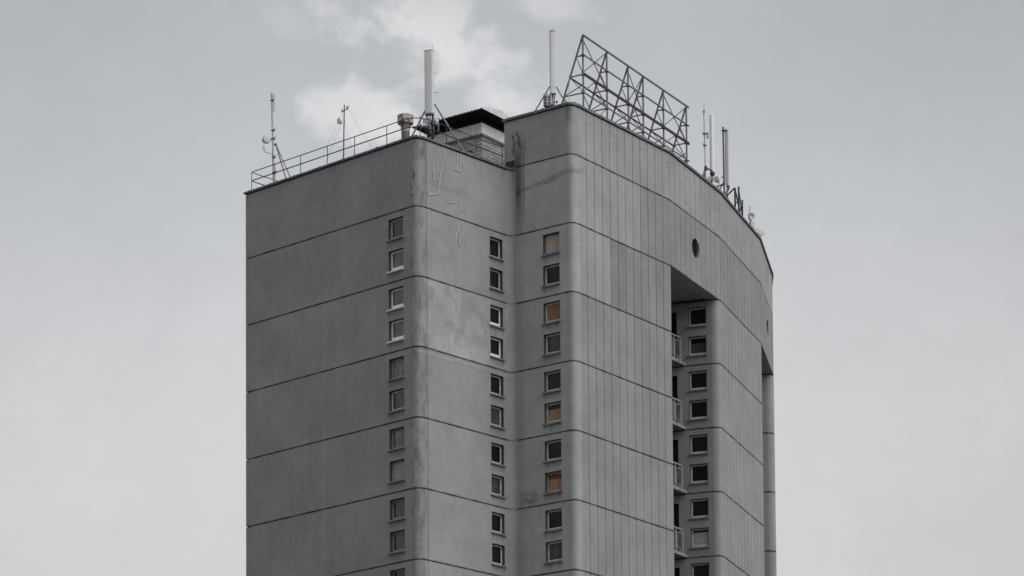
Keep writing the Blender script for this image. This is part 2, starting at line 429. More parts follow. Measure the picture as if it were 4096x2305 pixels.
M['rail'] = simple('dark_rail_paint', c3(.045, .045, .055), .55, .2, .3, 5)
M['redrail'] = simple('rail_red_primer', c3(.055, .04, .045), .6, .2, .3, 5)
M['antenna'] = simple('antenna_grey_plastic', c3(.56, .56, .55), .4, var=.04, scale=2)
M['antenna_white'] = simple('antenna_white_plastic', c3(.68, .68, .66), .35, var=.04, scale=2)
M['black'] = simple('black_rubber', c3(.02), .6, var=.3)
M['box_grey'] = simple('radio_unit_grey', c3(.27), .55, var=.2, scale=7)
M['box_white'] = simple('radio_unit_white', c3(.62), .5, var=.08)
M['rusty'] = simple('rusty_sheet_metal', c3(.44, .41, .36), .8, var=.25, scale=8, rust=(c3(.16, .07, .04), 9, .50))
M['duct'] = simple('grey_duct', c3(.14), .7, var=.15)
M['fascia'] = simple('pale_fascia_sheet', c3(.60, .605, .60), .7, var=.1, scale=3)
M['band'] = simple('pale_render', c3(.66, .66, .65), .85, var=.12, scale=3.5)
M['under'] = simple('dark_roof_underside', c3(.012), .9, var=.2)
M['roofsheet'] = simple('corrugated_dark_sheet', c3(.05), .8, var=.25)
M['rail_pale'] = simple('balcony_rail_pale', c3(.27), .6, var=.2, scale=12)
M['slab_pale'] = simple('balcony_slab_edge', c3(.20, .20, .195), .9, var=.45, scale=7)
M['black_void'] = simple('dark_interior', c3(.012), .95, var=.1)
M['dishfront'] = simple('dish_face', c3(.52, .53, .53), .5, var=.03, scale=2)

def glassmat(name, base, curtain_sky_tone=None, rough=.06):
    m = newmat(name); t = NT(m); b = t.n['Principled BSDF']
    tc = t.n.new('ShaderNodeTexCoord').outputs['Object']
    mp = t.n.new('ShaderNodeMapping'); mp.inputs['Scale'].default_value = (5, 5, 2.0); t.l.new(tc, mp.inputs[0])
    n = t.noise(mp.outputs[0], 1.0, 3, .5, .5)
    colr = t.mix(t.ramp(n, .32, .74), base, curtain_sky_tone or c3(base[0]*1.6))  # mottling in the colour stands for curtains and sky reflection
    t.l.new(colr, b.inputs['Base Color']); b.inputs['Roughness'].default_value = rough
    b.inputs['Specular IOR Level'].default_value = .5
    return m
M['g_dark'] = glassmat('glass_over_dark_room', c3(.008))
M['g_black'] = glassmat('glass_black', c3(.004), rough=.15)
M['g_grey'] = glassmat('glass_over_curtain', c3(.035, .035, .038), c3(.075))
M['g_blue'] = glassmat('glass_blue_grey', c3(.085, .088, .10), c3(.13, .134, .148))
M['g_pale'] = glassmat('glass_pale_curtain', c3(.045), c3(.16))
M['g_steel'] = glassmat('glass_deep_blue', c3(.035, .037, .045), c3(.05, .053, .065))
M['porthole'] = simple('porthole_shutter', c3(.006, .006, .009), .8, var=.2, spec=.1)
def brickmat():
    m = newmat('pale_brick'); t = NT(m); b = t.n['Principled BSDF']
    uv = t.n.new('ShaderNodeUVMap'); uv.uv_map = 'UVMap'
    br = t.n.new('ShaderNodeTexBrick'); t.l.new(uv.outputs[0], br.inputs[0])
    br.inputs['Color1'].default_value = c3(.30); br.inputs['Color2'].default_value = c3(.42); br.inputs['Mortar'].default_value = c3(.03)
    br.inputs['Scale'].default_value = 1; br.inputs['Brick Width'].default_value = .31; br.inputs['Row Height'].default_value = .138
    br.inputs['Mortar Size'].default_value = .009; br.inputs['Mortar Smooth'].default_value = .2; br.inputs['Bias'].default_value = .1
    n = t.noise(uv.outputs[0], 3, 5, .6)
    t.l.new(t.scale(br.outputs[0], t.ramp(n, .3, .7, .75, 1.12)), b.inputs['Base Color']); b.inputs['Roughness'].default_value = .9
    bn = t.n.new('ShaderNodeBump'); bn.inputs['Strength'].default_value = .5; bn.inputs['Distance'].default_value = .01; bn.invert = True
    t.l.new(br.outputs['Fac'], bn.inputs['Height']); t.l.new(bn.outputs[0], b.inputs['Normal'])
    return m
M['brick'] = brickmat()

# ------------------------------------------------------------------ the tower
tower = empty('tower_block', ((A0.x+D4.x)/2, 132, 0), 'tall grey concrete tower block with curved ribbed side and small square windows', 'tower block')
KMAX = 16
joints = [J(k) for k in range(1, KMAX)]
WT = [(.255, 1.13), (1.53, 2.41)]        # the two openings of a storey, below the joint
def holes_for(s0, s1, ks, dep=.16, ends=None):
    return [(s0, s1, J(k)-b, J(k)-a, .23) for k in ks for a, b in WT]
KS = range(1, 8)
hA = (sA1-1.262, sA1-.444); hB = (sB0+3.653, sB0+4.403); hC = (sC1-1.185, sC1-.377)
hF1 = (sT1-1.055, sT1-.229); hF2 = (sT2-1.055, sT2-.229)
TN = {}
def rnd(key, amp):
    if key not in TN: TN[key] = 1+random.uniform(-amp, amp)
    return TN[key]
def toneAB(t_, s, z):
    k = int((Z0-z)//H); face = 0 if s < sA1 else 1 if s < sB0 else 2
    v = rnd((face, k), .025)
    if face == 2: v *= 1.02
    if face == 2 and k == 2: v *= 1.04
    if face == 1: v *= .93
    if face == 0: v *= .95  # long face darkened in the colour to deepen its shaded side
    if face == 0 and s > sA1-2.2 and k >= 0: v *= .97
    return v
def toneC(t_, s, z):
    k = int(math.floor((Z0-z)/H)); ig = int((s-sD0)//((sD1-sD0)/11)) if s > sD0 else -1
    if s > sS: v = rnd(('d', k, ig), .035)
    else: v = rnd(('c', k), .03)*1.12
    if k == 0 and ig >= 7: v *= .85
    if k == 1 and ig in (3, 4): v *= .77
    if k == 1 and ig >= 5: v *= .84
    if k == 1 and ig < 3: v *= 1.10
    if k >= 2 and s > sS: v *= .90
    if k == 0 and ig < 7: v *= 1.08
    if k in (2, 5) and s < sS: v *= .97
    return v
def toneD(t_, s, z):
    k = int(math.floor((Z0-z)/H)); v = rnd(('e', k, int((s-sD1)//.556)), .035)
    if k >= 0: v *= .88
    return v
# plain wing
mb = MB()
holes = holes_for(*hA, KS) + holes_for(*hB, KS)
wall(mb, runAB, 0, Z0-.075, vgroove=[(sB0+.02, 0, Z0)], hgroove=joints+[Z0-.10], holes=holes, nogroove=[(sB1-.12, sC0+.1)], tone=toneAB,  # topmost groove is a black line painting the coping's shadow
     extra_s=[sA1-2.2], vw=.022, smooth=[(sA1, sB0), (sB1, sC0)])
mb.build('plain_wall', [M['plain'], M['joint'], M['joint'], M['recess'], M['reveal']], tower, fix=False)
# C face, rounded corner and first ribbed face
gr1 = [sD0+(sD1-sD0)*i/11 for i in range(0, 11)]
mb = MB()
wall(mb, runC, 0, J(0)-.023, vgroove=[(g, 0, Z0) for g in gr1], hgroove=joints, holes=holes_for(*hC, KS), nogroove=[(sC0-.1, sC0+.14)], tone=toneC, smooth=[(sC1, sS)])
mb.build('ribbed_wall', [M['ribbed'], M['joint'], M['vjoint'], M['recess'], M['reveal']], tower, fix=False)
# band over the recesses (J1..J0) with the round openings
def grooves(s0, s1, n): return [s0+(s1-s0)*i/n for i in range(n)]
g2 = grooves(sD1, sD2, 10); g3 = grooves(sD2, sD3, 12); g4 = grooves(sD3, sD4, 10); g5 = grooves(sD4, sD5, 12)
PR = .42; PZ = Z0-1.27
ph = [(sD1+(sD2-sD1)*.5, PZ), (sD3+(sD4-sD3)*.54, PZ+.03)]
allg = g2+g3+g4+g5
mb = MB()
# the square around each round opening is cut out of the grid and filled with a rim shaped to the circle
vg = [(g, 0, ZT) for g in allg if not any(abs(g-p[0]) < PR+.05 for p in ph)]
for px, pz in ph:
    vg += [(g, 0, pz-PR-.03) for g in allg if abs(g-px) < PR+.05] + [(g, pz+PR+.03, ZT) for g in allg if abs(g-px) < PR+.05]
wall(mb, runD, J(1)+.023, J(0)-.023, vgroove=vg, holes=[(p-PR-.03, p+PR+.03, z-PR-.03, z+PR+.03, 0.0) for p, z in ph], tone=toneD)
for px, pz in ph:
    N = 48; seg = runD.seg(px); Q = PR+.03
    def pt(a, r=PR, d=0.0):
        s_, z_ = px+r*math.cos(a), pz+r*math.sin(a); p = runD.pos(s_, d, seg); return (p.x, p.y, z_), (s_, z_-Z0)
    def sq(a):
        k = Q/max(abs(math.cos(a)), abs(math.sin(a))); return pt(a, k)
    for i in range(N):
        a, b = 2*math.pi*i/N, 2*math.pi*(i+1)/N
        q = [pt(a), sq(a), sq(b), pt(b)]; mb.face([x[0] for x in q], 0, [x[1] for x in q], toneD('w', px, pz))
        q = [pt(a), pt(b), pt(b, PR, -.22), pt(a, PR, -.22)]; mb.face([x[0] for x in q], 0, [x[1] for x in q], .8)
mb.build('ribbed_band', [M['ribbed'], M['joint'], M['vjoint'], M['recess'], M['ribbed']], tower, fix=False)
for px, pz in ph:
    m2 = MB(); seg = runD.seg(px); c = runD.pos(px, -.12, seg); n = right((runD.p[seg+1]-runD.p[seg]).normalized())
    m2.lathe((c.x, c.y, pz), (n.x, n.y, 0), [(-.06, PR-.004), (0, PR-.004), (.02, PR-.05), (.02, PR-.06), (.0, PR-.07)], 40)
    o = m2.build('porthole', M['porthole'], tower)
# recessed bays below joint 1
mb = MB()
doorsL = []
def fin_holes(h, sT, ks):
    o = holes_for(*h, ks)
    for k in ks: o.append((sT-2.42, sT-1.56, J(k+1)+.14, J(k)-.38, .16))
    return o
g3L = [g-sD2+runL1.at(D2) for g in g3]; g5L = [g-sD4+runL1.at(D4) for g in g5]
tops = J(1)+.023
mb = MB()
def toneL(t_, s, z):
    k = int(math.floor((Z0-z)/H))
    if runL1.at(D2) < s < sD3L: return rnd(('f', k, int((s-sD2)//.566)), .02)*(1.0 if k == 0 else .97)
    return rnd(('r', k, int(s)), .02)
wall(mb, runL1, 0, tops, vgroove=[(g, 0, Z0) for g in g3L+g5L], hgroove=joints,
     holes=fin_holes(hF1, sT1, KS)+fin_holes(hF2, sT2, KS), tone=toneL, smooth=[(sT1, runL1.at(D2)), (sT2, runL1.at(D4))])
# recess walls get the darker recess material: split by s
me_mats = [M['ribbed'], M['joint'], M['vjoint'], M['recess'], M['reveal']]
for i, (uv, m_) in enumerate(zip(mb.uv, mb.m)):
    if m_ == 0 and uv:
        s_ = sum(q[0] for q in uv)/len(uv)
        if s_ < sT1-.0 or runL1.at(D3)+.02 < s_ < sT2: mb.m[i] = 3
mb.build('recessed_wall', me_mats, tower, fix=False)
# upper parapet storey of the curved wing
mb = MB()
def toneT(t_, s, z):
    return rnd(('t', int((s-sC0)//.556)), .03)*(1.03 if s > sS else 1.0)
wall(mb, runT, J(0)-.023, ZT-.085, vgroove=[(g, 0, ZT) for g in gr1+allg], hgroove=[J(0), ZT-.115], nogroove=[(-50, sC0-.62)], tone=toneT, smooth=[(sC1, sS)])  # upper groove: black line that paints shadow below the coping
mb.build('parapet_wall', [M['ribbed'], M['joint'], M['vjoint']], tower, fix=False)
# soffits over the recesses
for a, ar, b, t_, dd, oo in ((D1, D1r, W1e, T1, dD2, right(dD2)), (D3, D3r, W2e, T2, dD4, right(dD4))):
    q = D2 if a == D1 else D4
    mb = MB(); i1 = a - oo*.5; i2 = q - oo*.5
    z = J(1)+.024
    mb.face([(p.x, p.y, z) for p in (a, i1, i2, q)], 0)
    mb.face([(p.x, p.y, z) for p in (i1, i2)] + [(p.x, p.y, z+.07) for p in (i2, i1)], 0)
    e1 = ar - dd*.2; e2 = b + dd*.2
    mb.face([(p.x, p.y, z+.07) for p in (i1, e1, e2, i2)], 0)
    mb.build('soffit', M['soffit'], tower, fix=True)
# back of the block and roofs
back = V((-1.5, 152.5)); mb = MB()
for a, b, z1 in ((D5, back, ZT-.085), (back, AB, ZT-.085)):
    mb.face([(a.x,a.y,0),(b.x,b.y,0),(b.x,b.y,z1),(a.x,a.y,z1)], 0, [(0,-Z0),(10,-Z0),(10,0),(0,0)])
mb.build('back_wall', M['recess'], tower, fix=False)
mb = MB()
low = [AB, A0, A1]+arcA+[B0, B1]+arcBC+[C0, Cb, Cbb]
mb.face([(p.x, p.y, Z0-.14) for p in low], 0)
up = [Cbb, Cb, C1]+arcC+[S, D1, D2, D3, D4, D5, back]
mb.face([(p.x, p.y, ZT-.16) for p in up], 0)
mb.face([(p.x, p.y, Z0-.14) for p in (Cbb, back, AB)], 0)
mb.build('roof_deck', M['deck'], tower, fix=False)
def coping(run, i0, i1, zt, th, name, over=.065, inn=.28, seam=1.6, drip=.0):
    mb = MB(); ps = list(range(i0, i1+1)); rr = random.Random(3)
    sub = []
    for i in ps[:-1]:
        L = run.s[i+1]-run.s[i]; n = max(1, int(L/.45))
        for k in range(n): sub.append((run.s[i]+L*k/n, i))
    sub.append((run.s[ps[-1]], ps[-1]-1))
    pts = []
    for s_, i in sub:
        w = rr.uniform(-.007, .007)
        pts.append([run.pos(s_, over, i), run.pos(s_, -inn, i), zt+w, zt-th+w+rr.uniform(-.006, .004), s_])
    for a, b in zip(pts, pts[1:]):
        f = lambda p, z: (p.x, p.y, z)
        mb.face([f(a[0],a[3]), f(b[0],b[3]), f(b[0],b[2]), f(a[0],a[2])])
        mb.face([f(a[0],a[2]), f(b[0],b[2]), f(b[1],b[2]), f(a[1],a[2])])
        mb.face([f(a[1],a[2]), f(b[1],b[2]), f(b[1],b[3]-.1), f(a[1],a[3]-.1)])
        mb.face([f(a[0],a[3]), f(b[0],b[3]), f(b[1],b[3]), f(a[1],a[3])])
    for e, sg in ((pts[0], 1), (pts[-1], -1)):
        mb.face([(e[0].x,e[0].y,e[3]),(e[1].x,e[1].y,e[3]),(e[1].x,e[1].y,e[2]),(e[0].x,e[0].y,e[2])])
    # standing seams where sheets overlap
    s_ = run.s[i0]+.7
    while s_ < run.s[i1]-.3:
        i = run.seg(s_); p = run.pos(s_, over-.14, i); d = (run.p[i+1]-run.p[i]).normalized(); n = right(d)
        mb.box((p.x, p.y, zt+.002), ((d.x,d.y,0),(n.x,n.y,0),(0,0,1)), (rr.uniform(.02,.06), .145, rr.uniform(.012,.02)))
        s_ += seam*rr.uniform(.7, 1.3)
    return mb.build(name, M['coping'], tower)
iC0 = len(runAB.p)-1
coping(runAB, 0, iC0, Z0+.008, .075, 'roof_coping')
coping(runT, 0, len(runT.p)-1, ZT, .095, 'roof_coping')

# ------------------------------------------------------------------ windows
def window(run, s0, s1, z0, z1, frame, pane, seg=None, board=None, bmat=None, sash='left', sill=M['sill_grey'], dep=.225, label=None, blind=None):
    """frame ring, casement, pane, sill; local axes d (along), n (outward)"""
    i = seg if seg is not None else run.seg((s0+s1)/2)
    d = (run.p[i+1]-run.p[i]).normalized(); n = right(d)
    O = run.pos((s0+s1)/2, 0, i); w = (s1-s0)/2; zc = (z0+z1)/2; h = (z1-z0)/2
    D3_, N3 = V((d.x, d.y, 0)), V((n.x, n.y, 0)); ax = (D3_, N3, V((0,0,1)))
    base = V((O.x, O.y, zc))
    def at(a, b, c): return base + D3_*a + N3*b + V((0,0,c))
    fr = MB(); fw = .036
    bz = z0+.06-zc            # top of the sill
    for a in (-w+fw/2, w-fw/2): fr.box(at(a, -dep+.035, (bz+h)/2), ax, (fw/2, .035, (h-bz)/2-.001))
    fr.box(at(0, -dep+.035, h-fw/2), ax, (w-fw, .035, fw/2)); fr.box(at(0, -dep+.045, bz+fw/2), ax, (w-fw, .045, fw/2))
    # casement
    cw = .028; cb = .125 if frame is M['white_frame'] else .065; a0 = w-fw-.004; c0, c1 = bz+fw+.003, h-fw-.003
    for a in (-a0+cw/2, a0-cw/2): fr.box(at(a, -dep+.055, (c0+c1)/2), ax, (cw/2, .03, (c1-c0)/2))
    fr.box(at(0, -dep+.055, c1-cw/2), ax, (a0-cw, .03, cw/2)); fr.box(at(0, -dep+.058, c0+cb/2), ax, (a0-cw, .034, cb/2))
    f = fr.build('window', frame, tower, label=label, fix=False)
    pn = MB(); pn.box(at(0, -dep+.045, (c0+cb+c1-cw)/2), ax, (a0-cw+.002, .006, (c1-cw-c0-cb)/2+.002)); pn.build('pane', pane, f, fix=False)
    if board:
        b0, b1 = board; lo = c0+cb; hi = c1-cw
        bb = MB(); bb.box(at(0, -dep+.06, lo+(hi-lo)*(b0+b1)/2), ax, (a0-cw-.002, .006, (hi-lo)*(b1-b0)/2-.002)); bb.build('board', bmat, f, fix=False)
    if blind:
        lo = c0+cw; hi = c1-cw
        bb = MB(); bb.box(at(0, -dep+.06, lo+(hi-lo)*(blind[0]+blind[1])/2), ax, (a0-cw-.002, .006, (hi-lo)*(blind[1]-blind[0])/2-.004)); bb.build('top_board', blind[2], f, fix=False)
    sl = MB(); sl.box(at(-.0, -.06, bz-.03), ax, (w-.003, .13, .024)); sl.box(at(random.uniform(-.01,.01), .045, bz-.045), ax, (w+.045, .035, .028)); sl.build('sill', sill, f, fix=False)
    return f
def zz(k, t): a, b = WT[t]; return J(k)-b, J(k)-a
W_, G_, K_ = M['white_frame'], M['grey_frame'], M['dark_frame']
wa = {(1,0):(G_,'g_grey'),(1,1):(W_,'g_blue'),(2,0):(W_,'g_blue'),(2,1):(W_,'g_blue'),(3,0):(K_,'g_pale'),(3,1):(G_,'g_grey'),(4,0):(K_,'g_pale'),(4,1):(K_,'beige'),
      (5,0):(K_,'g_steel'),(5,1):(K_,'g_steel'),(6,0):(K_,'g_black'),(6,1):(K_,'g_dark'),(7,0):(K_,'g_dark'),(7,1):(K_,'g_dark')}
for (k, t), (fm, pm) in wa.items():
    z0, z1 = zz(k, t)
    lab = {(4,1): 'window blocked with a beige sheet', (2,0): 'white framed window', (2,1): 'white framed window'}.get((k, t))
    window(runAB, *hA, z0, z1, fm, M[pm], label=lab, sill=M['sill_pale'] if fm is W_ else M['sill_grey'])
wb = {(1,0):(G_,'g_dark'),(1,1):(G_,'g_dark'),(2,0):(W_,'g_dark'),(2,1):(W_,'g_dark'),(3,0):(G_,'g_dark'),(3,1):(G_,'g_grey'),(4,0):(G_,'g_black'),(4,1):(G_,'g_grey'),
      (5,0):(G_,'g_dark'),(5,1):(G_,'g_dark'),(6,0):(G_,'g_dark'),(6,1):(G_,'g_dark'),(7,0):(G_,'g_dark'),(7,1):(G_,'g_dark')}
for (k, t), (fm, pm) in wb.items():
    z0, z1 = zz(k, t); window(runAB, *hB, z0, z1, fm, M[pm])
wc = {(1,0):(K_,'g_dark',(0,1),'board_pale',None,'window boarded with a pale sheet'),(1,1):(G_,'g_dark'),(2,0):(G_,'g_dark',(0,1),'osb',None,'window boarded with chipboard'),
      (2,1):(G_,'g_grey'),(3,0):(G_,'g_black'),(3,1):(G_,'g_dark',(0,.72),'ply',None,'window with plywood over its lower part'),(4,0):(G_,'g_black'),
      (4,1):(K_,'g_dark',(0,.70),'ply',(.70,1,M['redbrown']),'window boarded in orange and rust brown'),(5,0):(G_,'g_black'),(5,1):(G_,'g_grey'),(6,0):(G_,'g_dark'),(6,1):(G_,'g_dark'),(7,0):(G_,'g_dark'),(7,1):(G_,'g_dark')}
for (k, t), a in wc.items():
    z0, z1 = zz(k, t)
    window(runC, *hC, z0, z1, a[0], M[a[1]], board=a[2] if len(a) > 2 else None, bmat=M[a[3]] if len(a) > 2 else None, blind=a[4] if len(a) > 2 else None, label=a[5] if len(a) > 2 else None)
for k in KS:
    for t in (0, 1):
        z0, z1 = zz(k, t); bd = {(1,1): ((0,.68), M['brownglass'], 'window with brown card behind its glass'), (4,1): ((0,.85), M['beige'], 'window with a beige blind')}.get((k, t))
        window(runL1, *hF1, z0, z1, G_, M['g_dark'] if t == 0 else M['g_black'], board=bd[0] if bd else None, bmat=bd[1] if bd else None, label=bd[2] if bd else None)
        if k < 7: window(runL1, *hF2, z0, z1, G_, M['g_dark'])

# ------------------------------------------------------------------ balconies in the recesses
def balcony(sT, k, T, outw, ang, end_s):
    """slab runs from the window wall towards the hidden return wall; front edge direction ang"""
    p = T - outw*1.178; d = -d2(ang); L = 2.75          # p: where the slab front meets the window wall; d: along the front, towards the camera
    inn = -outw
    z = J(k+1)
    mb = MB()
    q = [p-d*.0, p+d*L, p+d*L+inn*1.35, p+inn*1.35]
    mb.prism([(a.x, a.y) for a in q], z+.012, z+.135)
    slab = mb.build('balcony', M['slab_pale'], tower, fix=True)
    m2 = MB(); e = .02; n_ = right(d) if right(d).dot(inn) < 0 else -right(d)
    r0 = p+d*.35-n_*.05; r1 = p+d*(L-.03)-n_*.05
    zt = z+.135+1.03
    m2.bar((r0.x,r0.y,zt), (r1.x,r1.y,zt), .05, .045)
    m2.bar((r0.x,r0.y,z+.19), (r1.x,r1.y,z+.19), .03, .025)
    n = 4; xs = [r0.lerp(r1, i/n) for i in range(n+1)]
    for x in xs: m2.bar((x.x,x.y,z+.13), (x.x,x.y,zt), .045, .045)
    rail = m2.build('railing', M['rail_pale'], slab, fix=False)
    m3 = MB(); m4 = MB()
    for a, b in zip(xs, xs[1:]):
        u = (b-a).normalized(); a1 = a+u*.09; b1 = b-u*.07
        for za, zb, aa, bb in ((zt-.17, zt-.17, a1, b1), (z+.30, z+.30, a1, b1)): m3.bar((aa.x,aa.y,za), (bb.x,bb.y,zb), .022, .022)
        for aa in (a1, b1): m3.bar((aa.x,aa.y,z+.30), (aa.x,aa.y,zt-.17), .022, .022)
        m4.bar((a1.x,a1.y,(z+.30+zt-.17)/2), (b1.x,b1.y,(z+.30+zt-.17)/2), .006, zt-.17-z-.30-.03)
    m3.build('panel_frame', M['rail_pale'], slab, fix=False)
    m4.build('glass_panel', M['g_grey'], slab, fix=False)
    # door in the window wall
    i = runL1.seg(sT-2.0); dd = (runL1.p[i+1]-runL1.p[i]).normalized(); nn = right(dd); c = runL1.pos(sT-1.99, -.12, i)
    m5 = MB(); ax = ((dd.x,dd.y,0),(nn.x,nn.y,0),(0,0,1)); zb, zt2 = z+.14, z+H-.38
    m5.box((c.x, c.y, (zb+zt2)/2), ax, (.43, .02, (zt2-zb)/2)); door = m5.build('balcony_door', M['g_black'], tower, fix=False)
for k in range(1, 8):
    balcony(sT1, k, T1, out3, 32.5, D1r)
    if k < 7: balcony(sT2, k, T2, out5, 15, D3r)

# ------------------------------------------------------------------ plaster repairs, graffiti and small wall fittings
def decal(poly, P0, d, thick, z_ref=Z0):
    n = right(d); mb = MB(); f = lambda s_, z, e: (P0.x+d.x*s_+n.x*e, P0.y+d.y*s_+n.y*e, z_ref+z)
    # densify and roughen the outline
    pts = []; rr = random.Random(len(poly)*7+int(abs(poly[0][0])*100))
    for a, b in zip(poly, poly[1:]+poly[:1]):
        L = math.hypot(b[0]-a[0], b[1]-a[1]); m = max(1, int(L/.07))
        for k in range(m): u = k/m; pts.append((a[0]+(b[0]-a[0])*u+rr.uniform(-.008,.008), a[1]+(b[1]-a[1])*u+rr.uniform(-.008,.008)))
    cx = sum(p[0] for p in pts)/len(pts); cz = sum(p[1] for p in pts)/len(pts)
    mb.face([f(*p, thick) for p in pts], 0, [(p[0]+40, p[1]) for p in pts])
    for a, b in zip(pts, pts[1:]+pts[:1]): mb.face([f(*a, .001), f(*b, .001), f(*b, thick), f(*a, thick)], 1)
    return mb
PATCH = [[(0.381,-0.806),(0.464,-0.784),(0.472,-1.089),(0.51,-1.363),(0.491,-1.604),(0.39,-1.641),(0.343,-1.311),(0.345,-1.027)],
[(1.057,-0.111),(1.116,-0.119),(1.108,-0.358),(1.027,-0.758),(0.896,-1.171),(0.808,-1.618),(0.748,-1.964),(0.704,-2.081),(0.402,-2.211),(0.036,-2.318),(0.05,-2.172),(0.537,-2.029),(0.639,-1.968),(0.674,-1.676),(0.744,-1.304),(0.848,-0.923),(0.968,-0.655),(1.003,-0.409)],
[(1.765,-0.153),(1.86,-0.128),(1.856,-0.546),(1.868,-0.733),(1.897,-0.535),(1.901,-0.141),(2.03,-0.108),(2.041,-0.451),(2.014,-0.696),(1.944,-0.928),(1.758,-0.88),(1.572,-0.892),(1.555,-0.837),(1.725,-0.722)],
[(1.239,-2.209),(1.408,-2.155),(1.638,-2.122),(1.627,-2.244),(1.441,-2.266),(1.255,-2.335),(1.222,-2.272)],
[(1.831,-2.075),(1.933,-2.061),(1.94,-2.488),(1.827,-2.515)],
[(1.751,-2.905),(1.904,-2.893),(1.99,-3.361),(1.964,-3.905),(1.845,-3.909),(1.816,-3.305),(1.706,-3.917),(1.611,-4.427),(1.527,-4.422),(1.589,-3.75),(1.712,-3.232)]]
def stroke(mb, pts, P0, d, w=.026, z_ref=0.0, thick=.004):
    n = right(d); f = lambda s_, z, e: V((P0.x+d.x*s_+n.x*e, P0.y+d.y*s_+n.y*e, z_ref+z))
    # smooth the polyline a little
    q = [V(p) for p in pts]
    for _ in range(2):
        r = [q[0]]
        for a, b in zip(q, q[1:]): r += [a.lerp(b, .25), a.lerp(b, .75)]
        q = r+[q[-1]]
    L, Rr = [], []
    for i, p in enumerate(q):
        t = (q[min(i+1, len(q)-1)]-q[max(i-1, 0)]).normalized(); m = V((-t.y, t.x))*w/2*(1 if 0 < i < len(q)-1 else .6)
        L.append(p+m); Rr.append(p-m)
    for i in range(len(q)-1):
        mb.face([f(*L[i], thick), f(*L[i+1], thick), f(*Rr[i+1], thick), f(*Rr[i], thick)])
for p in PATCH:
    o = decal(p, B0, dB, .012).build('plaster_patch', [M['patch'], M['patch_edge']], tower)
    mb = MB(); rim = [(a+random.uniform(-.006,.006), b+random.uniform(-.006,.006)) for a, b in p]
    n0 = int(len(rim)*.15); stroke(mb, (rim+rim)[n0:n0+int(len(rim)*.8)], B0, dB, .014, Z0, .0145); mb.build('patch_outline', M['patch_edge'], o, fix=False)
GRA = [[(-0.14,1.347),(-0.153,1.221),(-0.118,1.168),(-0.032,1.201)],[(-0.131,1.339),(-0.078,1.333),(-0.047,1.275),(-0.109,1.257),(-0.116,1.303)],[(-0.15,1.073),(-0.079,1.115),(-0.033,1.099),(-0.08,1.013),(-0.096,0.99)],[(0.06,1.11),(-0.003,0.996),(-0.027,0.937)],[(-0.143,0.956),(-0.065,0.964),(-0.019,0.961),(-0.043,0.831)],[(-0.02,0.948),(-0.128,0.843),(-0.145,0.802),(-0.083,0.807)],[(-0.153,0.746),(-0.153,0.656),(-0.123,0.604),(-0.015,0.607)],[(-0.083,0.782),(-0.021,0.743),(-0.037,0.669),(-0.091,0.694),(-0.098,0.76),(-0.083,0.782)],[(-0.171,0.48),(-0.085,0.532),(-0.031,0.514),(-0.047,0.44)],[(0.063,1.45),(0.133,1.428),(0.148,1.361),(0.108,1.299),(0.047,1.319),(0.032,1.386),(0.063,1.45)],[(0.171,1.356),(0.109,1.344),(0.078,1.389)],[(0.099,1.191),(0.155,1.263),(0.193,1.248),(0.161,1.165),(0.129,1.082)],[(0.271,1.359),(0.232,1.252),(0.23,1.137)],[(0.114,1.079),(0.184,1.122),(0.238,1.11),(0.237,1.02)],[(0.199,1.08),(0.129,0.967),(0.167,0.946),(0.198,1.003)],[(0.213,0.987),(0.282,0.959),(0.275,0.909),(0.22,0.876),(0.189,0.941),(0.213,0.987)],[(0.151,0.936),(0.159,0.845),(0.227,0.817),(0.32,0.861)],[(0.196,0.715),(0.258,0.785),(0.32,0.771),(0.303,0.685)]]
mb = MB()
for g in GRA: stroke(mb, g, C0, dC, .028, Z0)
mb.build('graffiti', M['spray'], tower, fix=False, label='two columns of black sprayed scrawl')
# chipped arrises along the floor joints and the soffit edge
def chip(run, s_, z, w, h, seed):
    i = run.seg(s_); d = (run.p[i+1]-run.p[i]).normalized(); P0 = run.pos(s_, 0, i); rr_ = random.Random(seed)
    n = 9; pts = [(w*(-.5+k/n), -h*rr_.uniform(.05, 1)) for k in range(n+1)] + [(w*(.5-k/n), h*rr_.uniform(.05, .7)) for k in range(n+1)]
    n_ = right(d); mb = MB(); f = lambda a, b_: (P0.x+d.x*a+n_.x*.003, P0.y+d.y*a+n_.y*.003, z+b_)
    mb.face([f(*q) for q in pts]); mb.build('chip', M['chip'], tower, fix=False)
rc = random.Random(11)
for k in range(1, 7):
    chip(runAB, sA1-.05, J(k), rc.uniform(.10, .22), rc.uniform(.03, .07), k)
    if k in (1, 2, 5): chip(runAB, sA1+.10, J(k)+.02, .09, .09, k+50)
    for s_ in (rc.uniform(sA0+.5, sA1-1), rc.uniform(sB0+.3, sB1-.4)): chip(runAB, s_, J(k), rc.uniform(.12, .4), rc.uniform(.02, .035), int(s_*100))
    chip(runC, rc.uniform(sC0+.4, sC1-.2), J(k), rc.uniform(.1, .3), .03, k+90)
    chip(runC, sC1+.03, J(k), .12, .045, k+99)
for q in range(7): chip(runD, sD1+.12+q*.27+rc.uniform(-.05, .05), J(1)+.05, rc.uniform(.12, .3), rc.uniform(.02, .06), q+200)
chip(runC, sC0+1.55, J(0)-.95, .30, .035, 333); chip(runC, sC0+1.9, J(0)-.42, .16, .012, 334); chip(runC, sC0+.75, ZT-1.0, .05, .05, 335)
for q in ((.12, -1.65), (-.05, -1.9), (.05, -2.35), (.14, -1.5), (.0, -2.05)): chip(runAB, sA1+q[0], Z0+q[1], .06, .09, int(q[1]*100)+900)
